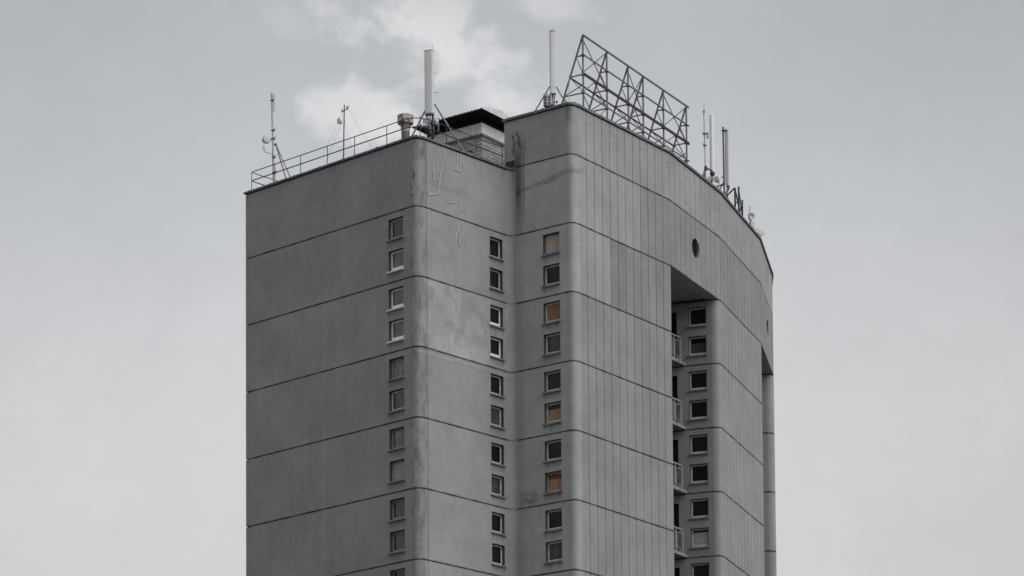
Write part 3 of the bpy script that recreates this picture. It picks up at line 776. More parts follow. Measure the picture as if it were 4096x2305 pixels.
# little box at the foot of the upper wall, coloured dark in place of shadow
mb = MB(); c = C0+dC*(-.24)+right(dC)*.05
mb.box((c.x, c.y, Z0+.155), ((dC.x,dC.y,0),(right(dC).x,right(dC).y,0),(0,0,1)), (.17, .045, .12))
bx = mb.build('junction_box', M['truss_dark'], tower)
mb = MB(); c = C0+dC*(-.05)+right(dC)*.055
mb.box((c.x, c.y, Z0+.155), ((dC.x,dC.y,0),(right(dC).x,right(dC).y,0),(0,0,1)), (.018, .055, .14)); mb.build('box_lid_edge', M['black'], bx)
# weep holes in pairs along the ribbed parapet
for s_ in (sD0+.3*1, sD0+2.05, sD0+3.9, sD1-.15, sD1+1.9, sD1+3.3, sD2+.2):
    for e in (-.07, .07):
        i = runT.seg(s_+e); p = runT.pos(s_+e, 0, i); d = (runT.p[i+1]-runT.p[i]).normalized(); n = right(d)
        mb = MB(); mb.lathe((p.x, p.y, ZT-.55+e*.2), (n.x, n.y, 0), [(-.01, .022), (.004, .022)], 8); mb.build('weep_hole', M['black'], tower)

# ------------------------------------------------------------------ railing round the lower roof
def offset_path(pts, d):
    o = []
    for i, p in enumerate(pts):
        ns = []
        if i > 0: ns.append(right((pts[i]-pts[i-1]).normalized()))
        if i < len(pts)-1: ns.append(right((pts[i+1]-pts[i]).normalized()))
        n = sum(ns, V((0,0))).normalized(); o.append(p + n*(d/max(.5, n.dot(ns[0]))))
    return o
rl = empty('roof_railing', (A0.x, A0.y, Z0), 'thin dark metal railing with two rails around the lower roof', 'railing')
inA = -right(dA)*.15; a0 = A0+inA+dA*.18
retn = right(dA)*-1
path = [a0+retn*4.0, a0+retn*.12, a0+retn*.035+dA*.03, a0+dA*.12]
p1 = A1+inA-dA*.55; p2 = B0-right(dB)*.15+dB*.55
path += [p1] + [p for p in arc(p1, p2, dA, dB, 10)] + [p2, B1-right(dB)*.15-dB*.05]
for zt, r, nm in ((Z0+.86, .019, 'top_rail'), (Z0+.50, .022, 'mid_rail')):
    mb = MB(); mb.tube([(p.x, p.y, zt+random.uniform(-.006,.006)) for p in path], r, 8); mb.build(nm, M['rail'], rl)
posts = [a0+dA*x for x in (0.02, 1.41, 2.93, 4.48, 6.03, 7.83)] + [V((-3.33, 119.0)), V((-2.325, 120.171)), V((-1.153, 121.463)), V((-.13, 122.58)), a0+retn*1.9, a0+retn*3.7]
for i, p in enumerate(posts):
    mb = MB(); mb.tube([(p.x, p.y, Z0-.14), (p.x, p.y, Z0+.86)], .016, 8); mb.build('post', M['rail'], rl)

# ------------------------------------------------------------------ mast with dish on the left
def clamp(mb, x, y, z, r, sgn=1):
    mb.box((x, y-.02, z), ((1,0,0),(0,1,0),(0,0,1)), (r+.05, .03, .012)); mb.bar((x+.02, y-.05, z-.03), (x+.12*sgn, y-.09, z+.10), .014, .014); mb.bar((x, y-.05, z+.03), (x+.11*sgn, y-.05, z+.03), .012, .012)
    mb.bar((x, y-.05, z-.035), (x+.10*sgn, y-.05, z-.05), .012, .012)
b = V((-9.529, 125.053, Z0-.14))
m1 = empty('antenna_mast', b, 'grey pole mast with small white dish and two struts, leftmost on the roof', 'antenna mast')
mb = MB(); mb.tube([b, (-9.575, 125.053, 47.2), (-9.62, 125.053, 48.93)], [.045, .042, .040], 10); mb.build('pole', M['steel'], m1)
mb = MB(); mb.tube([(-9.525, 125.0, 48.84), (-9.505, 125.0, 48.13)], .027, 8); mb.build('rod_antenna', M['steel'], m1)
for z in (48.6, 47.34, 46.98, 46.2, 45.55): mb = MB(); clamp(mb, -9.57+(47.2-z)*.025, 125.053, z, .03); mb.build('clamp', M['black'], m1)
nd = V((.50, -.86, -.05)).normalized(); dc = V((-9.79, 124.95, 46.95))
mb = MB(); mb.lathe(dc-nd*.16, nd, [(0, .14), (.03, .172), (.15, .182), (.16, .176), (.165, .165)], 32); dsh = mb.build('dish', M['dishfront'], m1)
mb = MB(); mb.lathe(dc-nd*.27, nd, [(0, .12), (.11, .15)], 20); mb.bar(dc-nd*.15, (-9.57, 125.05, 46.97), .05, .05); mb.build('dish_housing', M['box_grey'], m1)
mb = MB(); mb.tube([(-9.98, 125.1, 46.75), (-10.0, 125.1, 46.6), (-9.9, 125.08, 46.45), (-9.75, 125.06, 46.38), (-9.60, 125.02, 46.33), (-9.58, 125.0, 46.1), (-9.555, 125.0, 45.0)], .011, 6)
mb.tube([(-9.94, 125.1, 46.72), (-9.93, 125.1, 46.6), (-9.88, 125.08, 46.5)], .008, 6); mb.build('cable', M['black'], m1)
for q in ((-8.83, 125.9, Z0-.14), (-8.55, 125.2, Z0-.14)):
    mb = MB(); mb.tube([(-9.46, 125.08, 46.78), q], .026, 8); mb.bar((-9.56, 125.05, 46.72), (-9.42, 125.09, 46.78), .06, .08); mb.build('strut', M['strut'], m1)

# ------------------------------------------------------------------ thin dark mast with a crossarm and guy wires
b = V((-6.561, 122.902, Z0-.14))
m2_ = empty('wire_mast', b, 'thin dark mast with small crossarm, white grid dish and guy wires', 'mast')
mb = MB(); mb.tube([b, (-6.512, 122.902, 47.60)], [.027, .024], 8); mb.build('pole', M['rail'], m2_)
mb = MB(); mb.bar((-6.62, 122.85, 47.27), (-6.34, 122.85, 47.44), .03, .03)
for x, z in ((-6.60, 47.30), (-6.41, 47.41), (-6.355, 47.44)):
    mb.lathe((x, 122.85, z), (0,0,1), [(0, .010), (.02, .024), (.035, .012), (.055, .026), (.07, .012), (.09, .02), (.11, .006)], 10)
mb.build('crossarm', M['rail'], m2_)
dc = V((-6.665, 122.80, 46.88)); nd = V((-.75, -.6, -.1)).normalized()
mb = MB(); mb.lathe(dc-nd*.03, nd, [(-.03, .04), (.0, .11), (.10, .135), (.11, .13), (.115, .06)], 24); mb.build('grid_dish', M['antenna_white'], m2_)
for i, (p, q) in enumerate((((-6.60, 122.85, 47.26), (-7.60, 122.0, Z0-.1)), ((-6.56, 122.85, 47.0), (-7.38, 122.3, Z0-.1)), ((-6.36, 122.85, 47.42), (-4.75, 122.9, Z0-.1)), ((-6.50, 122.9, 46.95), (-5.92, 122.9, Z0-.1)))):
    mb = MB(); p, q = V(p), V(q); mb.tube([p.lerp(q, k/6)+V((0,0,-.05*math.sin(math.pi*k/6))) for k in range(7)], .006, 5); mb.build('guy_wire', M['steel'], m2_)

# ------------------------------------------------------------------ rusty vent
b = V((-3.955, 120.42, Z0-.14))
vt = empty('roof_vent', b, 'rusty round roof vent with wide drum cap at the roof corner', 'roof vent')
mb = MB(); mb.lathe(b, (0,0,1), [(0, .165), (.85, .165)], 28); mb.build('duct', M['duct'], vt)
mb = MB(); zb = Z0-.14
mb.lathe((b.x, b.y, 0), (0,0,1), [(45.52, .170), (45.70, .172), (45.71, .195), (45.745, .195), (45.755, .17), (45.84, .175)], 28); mb.build('collar', M['rusty'], vt)
mb = MB(); mb.lathe((b.x, b.y, 0), (0,0,1), [(45.80, .16), (45.87, .30), (45.88, .315), (46.20, .318), (46.205, .30), (46.225, .05)], 36); mb.build('cap', M['rusty'], vt)

# ------------------------------------------------------------------ antennas
def rrect(cx, cy, w, d, ang, r=.06, n=5):
    pts = []
    for sx, sy, a0_ in ((1,1,0),(-1,1,90),(-1,-1,180),(1,-1,270)):
        for i in range(n+1):
            a = R(a0_+90*i/n); x = sx*(w/2-r)+r*math.cos(a); y = sy*(d/2-r)+r*math.sin(a)
            pts.append((cx+x*math.cos(R(ang))-y*math.sin(R(ang)), cy+x*math.sin(R(ang))+y*math.cos(R(ang))))
    return pts
def smooth_prism(mb, poly, z0, z1, m=0):
    n = len(poly)
    for i in range(n):
        a, b_ = poly[i], poly[(i+1)%n]; mb.face([(a[0],a[1],z0),(b_[0],b_[1],z0),(b_[0],b_[1],z1),(a[0],a[1],z1)], m, smooth=True)
    mb.face([(p[0],p[1],z1) for p in poly], m); mb.face([(p[0],p[1],z0) for p in poly][::-1], m)
Y1 = 120.3
a1 = empty('panel_antenna', (-2.90, Y1, Z0-.14), 'widest flat grey panel antenna, above radio boxes and cables at the roof corner', 'antenna')
mb = MB(); smooth_prism(mb, rrect(-2.995, Y1, .37, .22, -16, .085), 46.25, 48.78); mb.build('panel', M['antenna'], a1)
mb = MB(); smooth_prism(mb, rrect(-2.995, Y1, .385, .235, -16, .09), 48.78, 48.80); smooth_prism(mb, rrect(-2.995, Y1, .37, .22, -16, .085), 46.19, 46.25, 0); mb.build('end_caps', M['box_grey'], a1)
mb = MB(); mb.tube([(-2.87, Y1, 48.8), (-2.88, Y1, 49.13)], .009, 6); mb.build('lightning_rod', M['steel'], a1)
mb = MB(); mb.tube([(-2.86, Y1+.12, Z0-.14), (-2.86, Y1+.12, 48.2)], .045, 10); mb.build('pole', M['steel'], a1)
rr = random.Random(5)
for i in range(14):
    a = 2*math.pi*i/14; x = -2.985+.15*math.cos(a); y = Y1+.10*math.sin(a); mb = MB()
    x2 = -2.93+.07*math.cos(a*1.7); zl = rr.uniform(44.9, 45.5)
    mb.tube([(x, y, 46.20), (x, y, 46.08), ((x+x2)/2+rr.uniform(-.03,.03), Y1, 45.88), (x2, Y1-.02, 45.7), (x2+rr.uniform(-.05,.05), Y1+rr.uniform(-.05,.05), zl)], [.016, .009, .009, .009, .011], 6)
    mb.build('cable', M['black'], a1)
for nm, (x0, x1_, z0, z1), y0, y1, mt in (('radio_unit', (-3.26, -3.07, 45.63, 45.97), Y1-.22, Y1-.06, 'box_grey'), ('radio_unit', (-2.755, -2.66, 45.76, 45.97), Y1-.15, Y1+.05, 'box_white'), ('radio_unit', (-2.84, -2.765, 45.78, 45.98), Y1-.13, Y1+.08, 'box_grey'),
        ('radio_unit', (-3.03, -2.97, 45.55, 45.80), Y1-.16, Y1-.05, 'box_grey'), ('radio_unit', (-2.985, -2.93, 45.35, 45.72), Y1-.2, Y1-.08, 'duct'), ('radio_unit', (-3.10, -2.82, 45.22, 45.62), Y1-.04, Y1+.1, 'black')):
    mb = MB(); mb.abox(x0, x1_, y0, y1, z0, z1); mb.build(nm, M[mt], a1, bevel=.012)
mb = MB(); c = [(-3.31, 45.60), (-3.29, 45.74), (-3.14, 45.74), (-3.14, 45.66), (-3.26, 45.64)]
mb.face([(x, Y1-.28, z) for x, z in c]); mb.face([(x, Y1-.05, z) for x, z in c][::-1])
for p, q in zip(c, c[1:]+c[:1]): mb.face([(p[0], Y1-.28, p[1]), (q[0], Y1-.28, q[1]), (q[0], Y1-.05, q[1]), (p[0], Y1-.05, p[1])])
mb.build('cover_hood', M['antenna'], a1)
mb = MB(); mb.tube([(-3.18, Y1-.15, 45.64), (-3.19, Y1-.15, 45.2)], .010, 6); mb.tube([(-3.12, Y1-.15, 45.64), (-3.10, Y1-.15, 45.3), (-3.05, Y1-.1, 45.15)], .014, 6); mb.tube([(-3.08, Y1-.15, 45.9), (-3.05, Y1-.18, 45.5), (-3.09, Y1-.15, 45.2)], .012, 6, 0)
mb.tube([(-2.70, Y1-.1, 45.77), (-2.71, Y1-.1, 45.5), (-2.78, Y1, 45.3)], .011, 6); mb.build('loose_leads', M['black'], a1)
mb = MB(); mb.bar((-3.14, Y1-.1, 45.21), (-2.92, Y1-.1, 45.23), .03, .02); mb.bar((-2.78, Y1, 46.05), (-2.56, Y1-.05, 46.03), .02, .02); mb.bar((-2.64, Y1, 46.02), (-2.64, Y1, 45.55), .02, .02)
mb.bar((-2.78, Y1, 47.09), (-2.62, Y1, 47.10), .02, .02); mb.bar((-2.785, Y1, 47.06), (-2.785, Y1, 47.12), .03, .03); mb.bar((-2.78, Y1, 47.90), (-2.75, Y1, 47.87), .025, .04); mb.build('brackets', M['steel'], a1)
for p, q in (((-3.0, Y1+.13, 46.75), (-4.12, 120.75, Z0-.14)), ((-2.80, Y1+.13, 46.68), (-1.42, 121.35, Z0-.14))):
    mb = MB(); mb.tube([p, q], .034, 10); mb.build('strut', M['strut'], a1)

Y2 = 122.6; ZU = ZT-.16
a2 = empty('panel_antenna', (1.94, Y2, ZU), 'slender tall panel antenna between two struts, left of the billboard frame', 'antenna')
mb = MB(); smooth_prism(mb, rrect(1.942, Y2, .235, .16, 12, .05), 47.88, 50.44); mb.build('panel', M['antenna'], a2)
mb = MB(); smooth_prism(mb, rrect(1.942, Y2, .25, .175, 12, .055), 50.44, 50.465); smooth_prism(mb, rrect(1.942, Y2, .25, .175, 12, .055), 47.86, 47.88); mb.build('end_caps', M['box_grey'], a2)
mb = MB(); mb.tube([(1.955, Y2+.13, ZU), (1.955, Y2+.13, 50.6)], .042, 10); mb.build('pole', M['steel'], a2)
mb = MB(); mb.abox(1.56, 1.86, Y2-.15, Y2+.05, 47.33, 47.80); o = mb.build('radio_unit', M['box_grey'], a2, bevel=.015)
mb = MB()
for z in (47.38, 47.45, 47.52, 47.59, 47.66, 47.73): mb.abox(1.545, 1.855, Y2-.165, Y2-.152, z, z+.025)
mb.build('cooling_fins', M['duct'], a2)
mb = MB(); mb.abox(1.62, 1.95, Y2-.05, Y2+.1, 47.20, 47.42); mb.build('radio_unit', M['black'], a2)
mb = MB(); mb.tube([(1.70, Y2-.2, 47.3), (1.70, Y2-.2, 47.84)], .022, 8); mb.bar((1.62, Y2-.2, 47.72), (1.80, Y2-.2, 47.72), .03, .03); mb.bar((1.62, Y2-.2, 47.47), (1.80, Y2-.2, 47.47), .03, .03); mb.build('brackets', M['steel'], a2)
for i in range(7):
    mb = MB(); x = 1.87+.025*i; mb.tube([(x, Y2-.03, 47.87), (x, Y2-.03, 47.72), (x+rr.uniform(-.03,.03), Y2-.04, 47.5), (1.90+.015*i, Y2, 47.1)], [.014,.010,.009,.009], 6); mb.build('cable', M['antenna_white'] if i in (0, 4) else M['black'], a2)
mb = MB(); mb.lathe((2.08, Y2, 47.52), (.3,-.9,0), [(0,.045),(.05,.05)], 10); mb.build('connector', M['black'], a2)
for p, q in (((1.82, Y2+.1, 48.22), (.90, 122.95, ZU)), ((2.08, Y2+.1, 48.2), (2.83, 122.45, ZU))):
    mb = MB(); mb.tube([p, q], .026, 8); mb.build('strut', M['truss'], a2)
tp = empty('lightning_pole', (2.58, 121.9, ZU), 'thin pale metal rod standing just left of the billboard frame', 'pole')
mb = MB(); mb.tube([(2.58, 121.9, ZU), (2.585, 121.9, 48.39)], .013, 8); mb.build('rod', M['steel'], tp)
mb = MB(); mb.box((2.58, 121.9, ZU+.03), ((1,0,0),(0,1,0),(0,0,1)), (.07, .07, .03)); mb.build('foot', M['steel'], tp)

# ------------------------------------------------------------------ the empty billboard frame
o0 = V((2.81, 122.8)); dt = d2(30); nb = V((-.866, .5))
bb = empty('billboard_frame', (o0.x+dt.x*5, o0.y+dt.y*5, ZU), 'large empty steel billboard lattice frame standing on the upper roof edge', 'billboard frame')
ts = [.77, 2.82, 4.70, 6.05, 7.92, 10.09]; lv = [5.81, 4.99, 4.19, 3.42]; zt = lv[0]
def tp3(t, z, r=0): p = o0+dt*t+nb*r; return V((p.x, p.y, Z0+z))
def leg_r(z): return (zt-z)*.372
zbase = ZU-Z0
for i, t in enumerate(ts):
    mb = MB(); mb.bar(tp3(t, zbase), tp3(t, zt+.04), .055, .055); mb.box(tp3(t, zbase+.02), ((dt.x,dt.y,0),(nb.x,nb.y,0),(0,0,1)), (.1,.1,.02)); mb.build('post', M['truss'], bb)
    mb = MB(); mb.bar(tp3(t, zt-.03, .02), tp3(t, zbase, leg_r(zbase)), .058, .058); mb.build('sloping_leg', M['truss'], bb)
    mb = MB()
    for z in lv[1:]:
        mb.bar(tp3(t, z, 0), tp3(t, z, leg_r(z)), .04, .045); mb.box(tp3(t, z, .02), ((dt.x,dt.y,0),(nb.x,nb.y,0),(0,0,1)), (.045,.05,.05))
    mb.build('cross_bar', M['truss'], bb)
    mb = MB()
    mb.bar(tp3(t, lv[1]-.05, leg_r(lv[1])), tp3(t, lv[2]+.05, .02), .03, .03)
    mb.bar(tp3(t, lv[2]-.03, leg_r(lv[2])), tp3(t, lv[3]+.05, .02), .03, .03)
    mb.bar(tp3(t, lv[3]+.02, leg_r(lv[3])), tp3(t, (lv[2]+lv[3])/2-.05, .02), .03, .03)
    mb.bar(tp3(t, lv[3]-.05, leg_r(lv[3])), tp3(t, zbase+.1, .02), .03, .03)
    mb.build('frame_brace', M['truss'], bb)
for z, w, nm in ((lv[0], .06, 'top_rail'), (lv[1], .05, 'rail'), (lv[3], .045, 'rail')):
    mb = MB(); mb.bar(tp3(ts[0]-.06, z, -.045), tp3(ts[-1]+.16, z, -.045), w, w); mb.build(nm, M['truss'], bb)
mb = MB(); mb.bar(tp3(ts[0], lv[2]+.03, -.05), tp3(ts[-1]+.16, lv[2]+.03, -.05), .05, .05); mb.bar(tp3(ts[0], lv[2]-.035, -.05), tp3(ts[-1]+.16, lv[2]-.035, -.05), .05, .04); mb.build('double_rail', [M['redrail']], bb)
mb = MB(); mb.bar(tp3(ts[0], lv[2]-.03, leg_r(lv[2])), tp3(ts[-1], lv[2]-.03, leg_r(lv[2])), .055, .045); mb.build('rear_rail', M['truss_dark'], bb)
for i in range(5):
    a, b_ = ts[i], ts[i+1]; mid = (a+b_)/2
    if i in (0, 2, 4):
        mb = MB(); mb.bar(tp3(a, lv[0]-.1, .03), tp3(b_, lv[2]+.04, .03), .03, .03); mb.bar(tp3(a, lv[2]+.05, .06), tp3(b_, lv[0]-.06, .06), .034, .034); mb.build('cross_brace', M['truss'], bb)
        mb = MB(); mb.bar(tp3(mid, lv[2], .03), tp3(b_, lv[3]+.03, .03), .03, .03); mb.bar(tp3(mid, lv[2], .03), tp3(a, lv[3]+.03, .03), .03, .03)
        mb.bar(tp3(a, lv[3], .03), tp3(mid, lv[3]-.85, .03), .03, .03); mb.bar(tp3(b_, lv[3], .03), tp3(mid, lv[3]-.85, .03), .03, .03); mb.build('lower_brace', M['truss'], bb)
    elif i == 1:
        mb = MB(); mb.bar(tp3(a, lv[3]+.0, leg_r(lv[3])), tp3(b_, zbase+.1, leg_r(2.2)), .03, .03); mb.build('lower_brace', M['truss'], bb)

# ------------------------------------------------------------------ plant room behind the corner
pc = V((-.96, 124.5)); e1 = -d2(126.1); e2 = d2(36)
pr = empty('plant_room', (pc.x, pc.y, Z0-.14), 'small pale brick plant room with overhanging dark corrugated roof on the lower roof', 'plant room')
def pq(a, b_, z): p = pc+e1*a+e2*b_; return (p.x, p.y, z)
def pbox(mb, a0_, a1_, b0_, b1_, z0, z1, m=0):
    mb.prism([pq(a0_, b0_, 0)[:2], pq(a0_, b1_, 0)[:2], pq(a1_, b1_, 0)[:2], pq(a1_, b0_, 0)[:2]], z0, z1, m)
LW, LD = 2.42, 3.0
mb = MB(); zf, zb = Z0-.14, 46.84
def bf(p, q, L, u0=0):
    mb.face([p+(zf,), q+(zf,), q+(zb,), p+(zb,)], 0, [(u0, zf), (u0+L, zf), (u0+L, zb), (u0, zb)])
k4 = [pq(LW, 0, 0)[:2], pq(0, 0, 0)[:2], pq(0, LD, 0)[:2], pq(LW, LD, 0)[:2]]
bf(k4[0], k4[1], LW, 0); bf(k4[1], k4[2], LD, LW); bf(k4[2], k4[3], LW, 6); bf(k4[3], k4[0], LD, 9)
mb.build('brick_wall', M['brick'], pr, fix=True)
mb = MB(); pbox(mb, -.05, LW+.05, -.05, LD+.05, 46.842, 46.94); mb.build('ledge', M['coping'], pr)
mb = MB(); pbox(mb, -.012, LW+.01, -.012, LD+.01, 46.942, 47.40); mb.build('rendered_band', M['band'], pr, bevel=.006)
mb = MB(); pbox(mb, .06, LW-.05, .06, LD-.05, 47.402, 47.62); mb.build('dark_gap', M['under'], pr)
# roof: corrugated sheet, gable facing right
mb = MB(); N0 = -.58; aL = LW+.62; b0_, b1_ = -.72, 1.95; bm = .50; zE = 47.64; zR = zE+.27
n = 44; 
def rz(b_): return zE+.03 + (zR-zE-.03)*(1-abs(b_-bm)/(bm-b0_))
for i in range(n):
    u0, u1 = N0+(aL-N0)*i/n, N0+(aL-N0)*(i+1)/n
    w0, w1 = .018*math.sin(i*math.pi*1.0), .018
    for (ba, bb_) in ((b0_, bm), (bm, 2*bm-b0_)):
        c0_, c1_ = (.0, .03) if i % 2 == 0 else (.03, .0)
        mb.face([pq(u0, ba, rz(ba)+c0_), pq(u1, ba, rz(ba)+c1_), pq(u1, bb_, rz(bb_)+c1_), pq(u0, bb_, rz(bb_)+c0_)], 0)
    c0_, c1_ = (.0, .03) if i % 2 == 0 else (.03, .0)
    mb.face([pq(u0, b0_, zE-.0), pq(u1, b0_, zE-.0), pq(u1, b0_, rz(b0_)+c1_), pq(u0, b0_, rz(b0_)+c0_)], 0)
mb.build('corrugated_roof', M['roofsheet'], pr, fix=False)
mb = MB(); bE = 2*bm-b0_
mb.prism([pq(N0, b0_, 0)[:2], pq(N0, bE, 0)[:2], pq(aL, bE, 0)[:2], pq(aL, b0_, 0)[:2]], zE-.012, zE-.002); mb.build('roof_underside', M['under'], pr)
mb = MB(); tri = [(b0_-.02, zE+.0), (b0_-.02, zE+.07), (bm, zR+.05), (bE+.02, zE+.07), (bE+.02, zE-.02)]
mb.face([pq(N0-.012, x, z) for x, z in tri]); mb.face([pq(N0+.01, x, z) for x, z in tri][::-1])
for p, q in zip(tri, tri[1:]+tri[:1]): mb.face([pq(N0-.012, *p), pq(N0-.012, *q), pq(N0+.01, *q), pq(N0+.01, *p)])
mb.build('gable_fascia', M['fascia'], pr)
mb = MB()
for g in [[(0.733,46.362),(0.698,46.373),(0.687,46.314),(0.726,46.313)],[(0.71,46.3),(0.64,46.37),(0.606,46.297),(0.572,46.327)],[(0.606,46.306),(0.548,46.341),(0.537,46.216)],[(0.513,46.39),(0.503,46.208)]]:
    stroke(mb, [(-a_, z) for a_, z in g], pc, -e1, .03, 0, .005)
mb.build('graffiti', M['spray'], pr, fix=False)

# ------------------------------------------------------------------ antennas on the right
b = V((8.69, 131.8, ZU))
r1 = empty('whip_antenna_mast', b, 'thin pipe mast tipped with a whip aerial, immediately left of the white cylinder antenna', 'antenna mast')
mb = MB(); mb.tube([b, (8.64, 131.8, 50.48)], .029, 8); mb.build('pole', M['steel'], r1)
mb = MB(); mb.tube([(8.64, 131.8, 50.48), (8.647, 131.8, 50.97)], [.012, .006], 6); mb.lathe((8.64, 131.8, 50.42), (0,0,1), [(0,.03),(.1,.038),(.11,.02)], 10); mb.build('whip', M['rail'], r1)
mb = MB(); clamp(mb, 8.655, 131.8, 49.48, .03, -1); clamp(mb, 8.665, 131.8, 48.98, .03, -1); mb.bar((8.65, 131.75, 49.48), (8.80, 131.75, 49.55), .03, .03); mb.build('clamps', M['black'], r1)
mb = MB(); mb.tube([(8.78, 131.72, 49.27), (8.78, 131.72, 49.53)], .045, 10); mb.build('small_unit', M['box_grey'], r1)
for q in ((8.25, 131.6, ZU), (8.45, 132.1, ZU), (8.7, 132.3, ZU)):
    mb = MB(); mb.tube([(8.66, 131.8, 47.98), q], .03, 8); mb.build('strut', M['strut'], r1)
mb = MB(); mb.lathe((8.68, 131.78, 47.85), (0,0,1), [(0,.06),(.2,.06)], 10); mb.bar((8.7, 131.8, 47.98), (9.0, 132.2, 47.99), .05, .05); mb.build('bracket', M['truss_dark'], r1)
b = V((9.005, 132.4, ZU))
r2 = empty('cylinder_antenna', b, 'smooth white cylinder antenna ending in a dark collar with looping cables', 'antenna')
mb = MB(); mb.lathe((9.005, 132.4, 0), (0,0,1), [(48.0, .094), (50.50, .094), (50.545, .090), (50.555, .05)], 28); mb.build('cylinder', M['antenna_white'], r2)
mb = MB(); mb.lathe((9.01, 132.4, 0), (0,0,1), [(47.86, .085), (47.875, .105), (47.98, .105), (48.0, .094)], 24); mb.build('collar', M['black'], r2)
mb = MB(); mb.tube([(9.0, 132.5, ZU), (9.0, 132.5, 47.9)], .03, 8); mb.build('pole', M['steel'], r2)
for i in range(5):
    mb = MB(); x = 8.93+.038*i; mb.tube([(x, 132.36, 47.87), (x+.01, 132.3, 47.70), (x-.02-.02*i, 132.3, 47.52), (x-.12-.02*i, 132.28, 47.42), (x-.25, 132.3, 47.36)], .008, 6); mb.build('cable', M['black'], r2)
def drum(name, c, nd, r, label, depth=.12, foot=None, mat='dishfront'):
    c = V(c); nd = V(nd).normalized()
    e = empty(name, (c.x, c.y, ZU), label, 'dish antenna')
    mb = MB(); mb.lathe(c-nd*depth, nd, [(0, r*.55), (depth*.3, r*.95), (depth*.85, r), (depth, r*.93), (depth+.012, r*.5)], 28); mb.build('drum', M[mat], e)
    mb = MB(); mb.tube([(c-nd*(depth+.04)).to_tuple()[:2]+(ZU,), c-nd*(depth+.04)+V((0,0,.05))], .025, 8); mb.bar(c-nd*(depth+.04), c-nd*depth*.8, .06, .06); mb.build('pole', M['steel'], e)
    return e
drum('drum_dish', (8.96, 132.75, 47.80), (.2,-.95,-.05), .16, 'pale round dish just behind the cable loops of the white cylinder antenna')
drum('drum_dish', (9.22, 132.95, 47.88), (-.75,-.6,0), .15, 'small pale dish seen side on, left of the twin pole antenna', mat='antenna')
b = V((9.64, 134.0, ZU))
r3 = empty('pole_antenna', b, 'grey pole with a slim round antenna strapped to its right side', 'antenna')
mb = MB(); mb.tube([b, (9.62, 134.0, 50.60)], .043, 10); mb.build('pole', M['duct'], r3)
mb = MB(); smooth_prism(mb, rrect(9.825, 134.0, .125, .12, 10, .055), 47.95, 50.44); mb.build('panel', M['antenna'], r3)
mb = MB(); smooth_prism(mb, rrect(9.735, 133.99, .075, .09, 10, .03), 48.0, 50.36); mb.build('rear_channel', M['antenna_mid'], r3)
mb = MB(); smooth_prism(mb, rrect(9.80, 134.0, .17, .145, 10, .065), 47.92, 47.95); smooth_prism(mb, rrect(9.80, 134.0, .165, .14, 10, .065), 50.44, 50.46); mb.build('end_caps', M['box_grey'], r3)
mb = MB(); clamp(mb, 9.62, 134.0, 50.42, .035, 1); mb.bar((9.62, 133.93, 50.42), (9.76, 133.93, 50.38), .04, .05); mb.bar((9.50, 133.93, 48.3), (9.62, 133.93, 48.32), .03, .03); mb.bar((9.3, 133.9, 47.88), (9.62, 133.93, 47.98), .06, .06)
mb.tube([(9.62, 133.9, 48.1), (9.42, 133.85, 47.7), (9.45, 133.85, 47.5)], .03, 6); mb.build('brackets', M['truss_dark'], r3)
for i in range(6):
    mb = MB(); x = 9.74+.022*i; mb.tube([(x, 133.95, 47.93), (x+.01, 133.95, 47.8), (x-.06+rr.uniform(-.04,.04), 133.95, 47.6), (x-.05, 133.95, 47.35), (9.75, 133.95, 46.9)], .010, 6); mb.build('cable', M['black'], r3)

# small second lattice seen edge on
b = V((10.37, 137.5, ZU))
r4 = empty('billboard_frame', b, 'small dark lattice frame seen edge on beyond the right hand antennas', 'billboard frame')
for p, q, w in (((10.37,137.5,ZU),(10.37,137.5,49.04),.06), ((10.37,137.5,49.05),(7.9,137.9,ZU),.055), ((10.37,137.5,49.03),(10.86,140.2,48.45),.055), ((10.65,139.0,ZU),(10.655,139.0,49.62),.06),
                ((10.96,141.0,ZU),(10.965,141.0,49.68),.06), ((10.37,137.5,48.3),(10.65,139.0,49.0),.045), ((10.65,139.0,49.6),(10.98,140.9,48.6),.045), ((10.65,139,48.3),(10.96,141,49.55),.05)):
    mb = MB(); mb.bar(p, q, w, w); mb.build('member', M['truss_dark'], r4)
b = V((11.32, 141.0, ZU))
r5 = empty('antenna_mast', b, 'small far mast with a pale grid dish, last mast along the curved roof edge', 'antenna mast')
mb = MB(); mb.tube([b, (11.31, 141.0, 49.36)], .028, 8); mb.build('pole', M['steel'], r5)
mb = MB(); nd = V((.3,-.95,0)).normalized(); mb.lathe(V((11.36, 140.9, 48.86)), nd, [(-.03,.03),(.02,.12),(.06,.15),(.065,.15),(.025,.12),(-.02,.035)], 20, cap=False); mb.build('grid_dish', M['antenna'], r5)
mb = MB(); mb.abox(11.22, 11.32, 140.85, 140.95, 48.75, 48.98); mb.bar((11.28,140.9,48.68),(11.42,140.9,48.70),.03,.04); mb.bar((11.34,140.9,48.35),(11.34,140.9,48.68),.04,.04); mb.build('bracket', M['box_grey'], r5)
mb = MB(); mb.abox(11.42, 11.50, 140.9, 141.0, 48.3, 48.6); mb.bar((11.5,140.9,48.28),(11.68,140.9,48.25),.03,.03); mb.build('small_unit', M['antenna'], r5)
drum('drum_dish', (11.95, 142.5, 48.64), (.15,-.98,-.1), .19, 'round white dish peeping over the coping, farthest along the roof', mat='antenna_white')

# ------------------------------------------------------------------ ground
mb = MB(); g = 6000
mb.face([(-g,-g,0),(g,-g,0),(g,g,0),(-g,g,0)])
tag(mb.build('ground', simple('worn_asphalt', c3(.10), .95, var=.2, scale=.2), None, fix=False), 'flat grey ground around the tower', 'ground', kind='structure')

